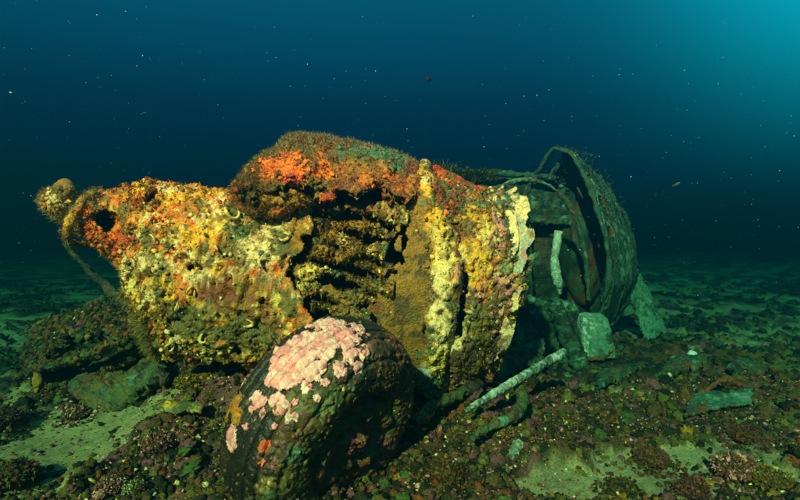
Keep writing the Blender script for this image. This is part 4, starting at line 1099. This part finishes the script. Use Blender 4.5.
def bush(name, pos, r, names, w, label, cat, n=260, leaf=0.16, seed=0, group=None, flat=0.8, core='brown'):
    """a knobbly branching head of algae or coral: short lobed branches round a core"""
    pos = np.asarray(pos, float)
    d = rng.normal(size=(n, 3)); d[:, 2] = np.abs(d[:, 2]) * 0.9 - 0.15; d /= np.linalg.norm(d, axis=1, keepdims=True)
    rr = r * (0.72 + 0.5 * fbm(d * 2.4 + seed, 3, seed)) * rng.uniform(0.7, 1.12, n)
    tip = pos + d * rr[:, None] * np.array([1, 1, flat])
    col = pick(names, w, n)
    ps = [blobs(tip, d, np.full(n, r * leaf) * rng.uniform(0.3, 1.3, n), col, sub=1, squash=1.1, rough=0.45)]
    v, f = ICO[3]; c = np.array(PAL[core]) * rng.uniform(0.6, 1.3, (len(v), 1))
    ps.append((v * (r * 0.72 * (1 + 0.6 * fbm(v * 3 + seed, 4, seed, 0.6))[:, None]) * np.array([1, 1, flat]) + pos, f, c))
    m = n * 3; dd = d[rng.integers(0, n, m)] + 0.25 * rng.normal(size=(m, 3)); dd /= np.linalg.norm(dd, axis=1, keepdims=True)
    hv, hq, ht, hc = hairs(pos + dd * r * np.array([1, 1, flat]) * rng.uniform(0.55, 0.95, (m, 1)), dd, r * rng.uniform(0.06, 0.20, m), r * rng.uniform(0.02, 0.05, m), pick(names, w, m), spread=0.8, droop=0.9)
    ps.append((hv, np.concatenate([hq[:, [0, 1, 2]], hq[:, [0, 2, 3]], ht]), hc))
    q = 90; an = rng.uniform(0, 6.283, q); rq = r * rng.uniform(0.8, 1.7, q); xy = np.stack([pos[0] + rq * np.cos(an), pos[1] + rq * np.sin(an)], 1)
    SKIRT.append(blobs(np.concatenate([xy, bedz(xy)[:, None] + 0.003], 1), np.tile([0, 0, 1.0], (q, 1)), r * rng.uniform(0.04, 0.17, q), pick(names + ['dark', 'brown'], list(w) + [3, 3], q), sub=1, rough=0.4))
    V, F, C = join(ps)
    return tag(build(name, V, F, M_RUBBLE, None, C), label, cat, group)


def onbed(px, py):
    D = CAMZ * FPX / (py - 230.0)
    for _ in range(12):
        x = (px - 400) / FPX * D; z = float(bedz(np.array([[x, D]]))[0]); D = (CAMZ - z) * FPX / (py - 230.0)
    return np.array([(px - 400) / FPX * D, D, float(bedz(np.array([[(px - 400) / FPX * D, D]]))[0])])


def heads():
    PU = ['purple', 'pink', 'rust', 'brown', 'cream']
    L = [
        (76, 418, 0.062, PU, [3, 2.4, 1, 1, .8], 'pinkish coral head on the sand beside the wing panels at left'),
        (4, 424, 0.07, ['purple', 'brown', 'dark'], [3, 2, 1], 'dark purple algae head at the left edge of the picture'),
        (158, 468, 0.062, PU, [3, 1.6, 1, 2, .8], 'purple brown coral head below the torn green sheet'),
        (112, 490, 0.05, PU, [2, 2, 1, 1, .6], 'reddish coral head at the bottom left, between sand and rubble'),
        (134, 488, 0.04, ['teal', 'olive', 'lemon', 'grey'], [1, 2, 1, 1], 'pale green knobby sponge at the bottom left'),
        (12, 486, 0.09, ['brown', 'olive', 'dark', 'rust'], [2, 3, 2, 1], 'large dark olive algae clump in the bottom left corner'),
        (737, 478, 0.085, ['pink', 'purple', 'rust', 'ochre'], [2.2, 2, 1.6, .6], 'large rose red coral head on the yellow sand at right'),
        (692, 496, 0.06, ['purple', 'rust', 'dark'], [2, 2, 1.5], 'dark red algae head at the bottom right, left of the rose red head'),
        (652, 465, 0.07, ['rust', 'brown', 'purple', 'olive'], [2, 2, 1.5, 1], 'rusty brown algae head on the sand left of the rose red head'),
        (772, 490, 0.075, ['olive', 'ochre', 'rust', 'lemon'], [3, 2, 1, .4], 'olive yellow algae clump in the bottom right corner'),
        (620, 494, 0.055, ['brown', 'dark', 'olive'], [2, 2, 1], 'small dark brown clump on the sand at the bottom right'),
        (745, 442, 0.07, ['brown', 'purple', 'rust'], [2, 1, 1.4], 'brown purple algae head behind the rose red head'),
        (505, 438, 0.045, ['cream', 'rust', 'brown', 'ochre'], [.8, 2, 2, 1], 'brown coral head with pale tips beside the short tube'),
        (188, 415, 0.06, ['ochre', 'olive', 'yellow', 'brown'], [2, 2, .8, 1], 'ochre sponge clump under the nacelle, left of the tyre'),
        (446, 480, 0.06, ['brown', 'rust', 'dark', 'olive'], [2, 1.4, 1, 1], 'brown algae clump right of the tyre at the bottom'),
        (572, 428, 0.055, ['brown', 'olive', 'rust', 'cream'], [2, 1.6, 1, .4], 'brown knobby coral head on the rubble below the white crusted bar'),
    ]
    for k, (x, y, r, nm, w, lab) in enumerate(L):
        p = onbed(x, min(y, 515)); p[2] += r * 0.35
        bush('coral_head' if 'coral' in lab else ('sponge' if 'sponge' in lab else 'algae_clump'), p, r, nm, w, lab, 'coral' if 'coral' in lab else ('sponge' if 'sponge' in lab else 'algae'), n=420, leaf=0.085, seed=k + 3, flat=0.62)
    # bushy growth rising behind the nacelle's back
    for k, (x, y, D, r, lab) in enumerate([(170, 186, 2.85, 0.075, 'small dark bush of soft growth behind the nose of the nacelle'), (214, 190, 2.85, 0.06, 'low green bush of soft growth behind the front of the nacelle'),
                                           (440, 168, 3.2, 0.12, 'dark bush of soft growth peeping over the crest of the nacelle'), (474, 172, 3.3, 0.10, 'dark rounded bush right of the crest of the nacelle, before the fuselage')]):
        base = P(x, y, D)
        m = 2600; d = rng.normal(size=(m, 3)); d[:, 2] = np.abs(d[:, 2]) - 0.3; d /= np.linalg.norm(d, axis=1, keepdims=True)
        lump = 0.75 + 0.5 * fbm(d * 2.3 + k * 5, 3, 60 + k)
        parts = [hairs(base - np.array([0, 0, r * 0.5]) + d * (r * lump * rng.uniform(0.5, 1.0, m))[:, None] * np.array([1.5, 1, 0.9]), d, r * rng.uniform(0.12, 0.3, m), 0.0022 * np.ones(m), pick(['moss', 'murk', 'olive', 'verdi'], [3, 3, 1.5, .5], m), spread=0.7)]
        V, F, C = join_hairs(parts)
        root = thing('soft_coral_bush', base - np.array([0, 0, 0.5]), lab, 'coral')
        build('fronds', V, F, M_FUZZ, root, C, smooth=False)
        stalk = spline([base - np.array([0.02, 0.0, 0.75]), base - np.array([0, 0, 0.3]), base], 20)
        piece('stalk', tube_grid(stalk, [0.04, 0.03, r * 0.5, 0.01], 14), 0, None, 130 + k, 0.6, DEEP, root, closed=True)
    # the pale sea squirt
    p = onbed(691, 362)
    S_ = thing('sea_squirt', p, 'single pale white sea squirt standing on the dark rubble at right', 'sea squirt')
    z = np.linspace(0, 1, 30); r = np.interp(z, [0, .15, .45, .75, .92, 1], [.014, .017, .026, .028, .017, .010])
    path = p + np.stack([0.008 * np.sin(z * 3), 0 * z, -0.01 + 0.075 * z], 1)
    G = tube_grid(path, r, 30, up=(0, 1, 0)); V, Q, N = sheet(G, 0.003, None, True, True)
    build('body', V, Q, M_METAL, S_, np.full((len(V), 3), 0.72) * np.array([0.9, 1, .95]))
    th = np.linspace(0, 2 * np.pi, 24); G = tube_grid(path[-1] + 0.010 * np.stack([np.cos(th), np.sin(th), 0 * th], 1), 0.0035, 10)
    V, Q, N = sheet(G, 0, None, False, True); build('siphon', V, Q, M_METAL, S_, np.full((len(V), 3), 0.6))


heads()


def rubble():
    parts, fur = list(SKIRT), []
    def scatter(n, x0, x1, y0, y1, lo, hi, sub, names, w, pw=1.6, keep_sand=0.05):
        xy = np.stack([rng.uniform(x0, x1, n), y0 + (y1 - y0) * rng.random(n)], 1)
        s = sandy(xy) + 0.1 * rng.normal(size=n); k = (s < 0.02) | (rng.random(n) < keep_sand); xy = xy[k]; m = len(xy)
        size = lo * (hi / lo) ** (rng.random(m) ** pw)
        z = bedz(xy) + size * 0.25
        nn = np.stack([0.5 * rng.normal(size=m), 0.5 * rng.normal(size=m), np.ones(m)], 1)
        parts.append(blobs(np.concatenate([xy, z[:, None]], 1), nn, size, pick(names, w, m), sub=sub, rough=0.4))
    A = ['brown', 'olive', 'dark', 'purple', 'rust', 'green', 'ochre', 'cream', 'lemon', 'pink']
    WN = [5, 2.5, 6, 3.5, 2.6, 0.3, 0.7, 0.08, 0.04, 0.35]
    scatter(26000, -2.0, 2.1, 1.5, 3.0, 0.003, 0.015, 1, A, WN)
    scatter(900, -2.0, 2.1, 1.6, 3.0, 0.014, 0.034, 2, A, [3, 4, 4, 2.5, 1, 2, .3, .01, .01, .15])
    scatter(9000, -3.4, 3.6, 2.9, 5.2, 0.006, 0.026, 1, ['moss', 'murk', 'brown', 'olive', 'verdi'], [3, 5, 2, 1.2, 0.25])
    scatter(14000, -7, 7, 4.6, 9, 0.008, 0.04, 0, ['moss', 'murk', 'brown'], [3, 4, 1])
    scatter(16000, -2.0, 2.1, 1.45, 2.9, 0.0025, 0.009, 0, ['cream', 'lemon', 'ochre', 'pink', 'olive', 'grey', 'purple', 'rust'], [1.1, 0.5, 2, 2.2, 1.5, 0.5, 3, 2], pw=1.5, keep_sand=0.15)
    scatter(5000, -2.0, 2.1, 1.45, 2.9, 0.002, 0.006, 0, ['brown', 'dark', 'olive', 'purple'], [2, 2, 3, 1], keep_sand=0.5)
    V, F, C = join(parts); o = build('rubble', V, F, M_RUBBLE, None, C)
    o['kind'] = 'stuff'; tag(o, 'knobby rubble and encrusting growth covering the sea bed', 'rubble')
    n = 26000
    xy = np.stack([rng.uniform(-2.1, 2.2, n), rng.uniform(1.5, 3.4, n)], 1); xy = xy[sandy(xy) < 0.1 + 0.1 * rng.normal(size=n)]; n = len(xy)
    xy += 0.0; p = np.concatenate([xy, (bedz(xy) + 0.004)[:, None]], 1)
    V, q, t, C = hairs(p, np.stack([0.4 * rng.normal(size=n), 0.4 * rng.normal(size=n), np.ones(n)], 1), rng.uniform(0.006, 0.024, n), 0.0022 * rng.uniform(.4, 1.8, n), pick(['olive', 'brown', 'green', 'purple', 'dark', 'ochre'], [2.4, 4, 0.3, 3.0, 5, 1.0], n), spread=0.6, droop=0.6)
    for key, m, big in (('wing', 2200, 0.020), ('edge', 420, 0.016), ('wing2', 900, 0.015)):
        Vw, Nw, Cw = SURF[key]; s_ = np.where(Nw[:, 2:3] < 0, -1, 1); i = rng.choice(len(Vw), m); sz = 0.005 * (big / 0.005) ** (rng.random(m) ** 1.8)
        V, F, C = blobs(Vw[i] + (Nw * s_)[i] * sz[:, None] * 0.2, (Nw * s_)[i], sz, pick(['olive', 'brown', 'moss', 'rust', 'ochre', 'purple', 'dark', 'lemon'], [4, 5, 1, 1, 1, 1.5, 4, .2], m), sub=1, rough=0.4)
        o = build('growth_clumps', V, F, M_RUBBLE, WINGS[0 if key != 'wing2' else 1], C); o['kind'] = 'stuff'
    for key, m in (('wing', 6500), ('edge', 1500), ('wing2', 3200)):
        Vw, Nw, Cw = SURF[key]; s_ = np.where(Nw[:, 2:3] < 0, -1, 1); i = rng.choice(len(Vw), m)
        fur.append(hairs(Vw[i], (Nw * s_)[i], rng.uniform(0.006, 0.024, m), 0.0016 * np.ones(m), pick(['olive', 'brown', 'moss', 'rust', 'murk'], [3, 2, 3, .7, 1], m), spread=0.7))
    fur.append((V, q, t, C))
    V, F, C = join_hairs(fur); o = build('algae_turf', V, F, M_FUZZ, None, C, smooth=False)
    o['kind'] = 'stuff'; tag(o, 'short olive and brown algae turf growing over rubble and wing panels', 'algae')


rubble()


# ------------------------------------------------------------------ in the water: fish and drifting specks
def fish(px, py, D, L, yaw, col, label, slim=0.3, pitch=0.0):
    c = P(px, py, D); F_ = thing('fish', c, label, 'fish')
    ca, sa = math.cos(yaw), math.sin(yaw); cp, sp = math.cos(pitch), math.sin(pitch)
    def tr(v):
        v = np.asarray(v, float); x, y, z = v[..., 0] * L, v[..., 1] * L, v[..., 2] * L
        x, z = x * cp - z * sp, x * sp + z * cp
        return np.stack([x * ca - y * sa, x * sa + y * ca, z], -1) + c
    t = np.linspace(0, 1, 26); h = np.interp(t, [0, .06, .2, .4, .6, .8, .92, 1], [.01, .07, .14, .17, .14, .075, .04, .03]) * slim / 0.3
    th = np.linspace(0, 2 * np.pi, 18, endpoint=False)
    G = np.stack([np.broadcast_to((0.5 - t)[:, None], (26, 18)), 0.45 * h[:, None] * np.cos(th), h[:, None] * np.sin(th)], -1)
    V, Q, N = sheet(tr(G), 0, None, False, True); cc = np.array(col) * np.ones((len(V), 1))
    build('body', V, Q, M_METAL, F_, cc)
    def fin(name, pts):
        a = np.array(pts); y = 0.008
        V = np.concatenate([a + [0, y, 0], a - [0, y, 0]]); k = len(a)
        Fa = [list(range(k)), list(range(2 * k - 1, k - 1, -1))]
        me_f = [np.array([Fa[0]]), np.array([Fa[1]]), np.array([[i, (i + 1) % k, (i + 1) % k + k, i + k] for i in range(k)])]
        build(name, tr(V), me_f, M_METAL, F_, np.array(col) * np.ones((2 * k, 1)) * 0.9, smooth=False)
    s = slim / 0.3
    fin('tail_fin', [(-.47, 0, .03), (-.70, 0, .17 * s), (-.62, 0, 0), (-.70, 0, -.17 * s), (-.47, 0, -.03)])
    fin('dorsal_fin', [(.15, 0, .15 * s), (0, 0, .25 * s), (-.25, 0, .15 * s), (-.28, 0, .08 * s), (0, 0, .12 * s)])
    fin('belly_fin', [(.0, 0, -.13 * s), (-.15, 0, -.23 * s), (-.26, 0, -.09 * s), (-.1, 0, -.1 * s)])


fish(428, 79, 2.75, 0.042, 0.3, (0.003, 0.004, 0.004), 'small dark fish high in the open water above the nacelle crest', 0.42)
fish(395, 101, 3.2, 0.030, 2.6, (0.003, 0.005, 0.005), 'tiny dark fish just below left of the larger dark fish', 0.36)
fish(677, 184, 3.6, 0.065, 0.4, (0.16, 0.14, 0.03), 'slender yellowish fish in open water right of the fuselage', 0.2, 0.35)


def snow():
    n = 1500
    D = rng.uniform(0.9, 4.2, n); px = rng.uniform(-40, 840, n); py = rng.uniform(-10, 300, n)
    pos = np.stack([(px - 400) / FPX * D, D, CAMZ - (py - 230) / FPX * D], 1); pos = pos[(pos[:, 2] < 1.68)]
    size = 0.00042 * (3.6 ** (rng.random(len(pos)) ** 2.2)) * (0.5 + 0.28 * pos[:, 1])
    ex = np.array([P(11, 93, 1.5), P(97, 15, 1.5), P(137, 66, 1.6), P(407, 129, 1.7), P(484, 147, 1.8), P(549, 90, 1.9), P(619, 75, 2.0), P(794, 136, 1.8), P(19, 243, 2.0), P(218, 105, 1.6), P(150, 58, 1.6)])
    ex = ex[ex[:, 2] < 1.68]
    pos = np.concatenate([pos, ex]); size = np.concatenate([size, np.full(len(ex), 0.0018)])
    size[-len(ex)] = 0.0045
    V, F, C = blobs(pos, rng.normal(size=(len(pos), 3)), size, np.full((len(pos), 3), 1.0) * (0.12 + 0.6 * rng.random((len(pos), 1)) ** 2) * np.array([0.55, 0.95, 0.95]), sub=1, squash=0.8, rough=0.4)
    o = build('marine_snow', V, F, M_METAL, None, C); o['kind'] = 'stuff'
    tag(o, 'pale specks of marine snow drifting in the water', 'marine snow')


snow()


# ------------------------------------------------------------------ the water itself
def haze():
    x0, x1, y0, y1, z0, z1 = -64, 64, -4, 94, -2.0, 1.75
    V = [(x, y, z) for x in (x0, x1) for y in (y0, y1) for z in (z0, z1)]
    F = [(0, 1, 3, 2), (4, 6, 7, 5), (0, 4, 5, 1), (2, 3, 7, 6), (0, 2, 6, 4), (1, 5, 7, 3)]
    me = bpy.data.meshes.new('haze'); me.from_pydata(V, [], F); me.update()
    m = bpy.data.materials.new('sea_water'); m.use_nodes = True; nt = m.node_tree; nt.nodes.clear()
    out = nt.nodes.new('ShaderNodeOutputMaterial'); pv = nt.nodes.new('ShaderNodeVolumePrincipled')
    pv.inputs['Color'].default_value = (0.002, 0.068, 0.115, 1)
    pv.inputs['Absorption Color'].default_value = (0.0, 0.42, 0.42, 1)
    pv.inputs['Density'].default_value = 0.46
    pv.inputs['Anisotropy'].default_value = 0.75
    nt.links.new(pv.outputs[0], out.inputs['Volume'])
    o = link('haze', me, m); o['kind'] = 'stuff'; tag(o, 'blue green sea water that veils everything far away', 'water')


haze()
for o in bpy.data.objects:
    if '_base' in o: del o['_base']
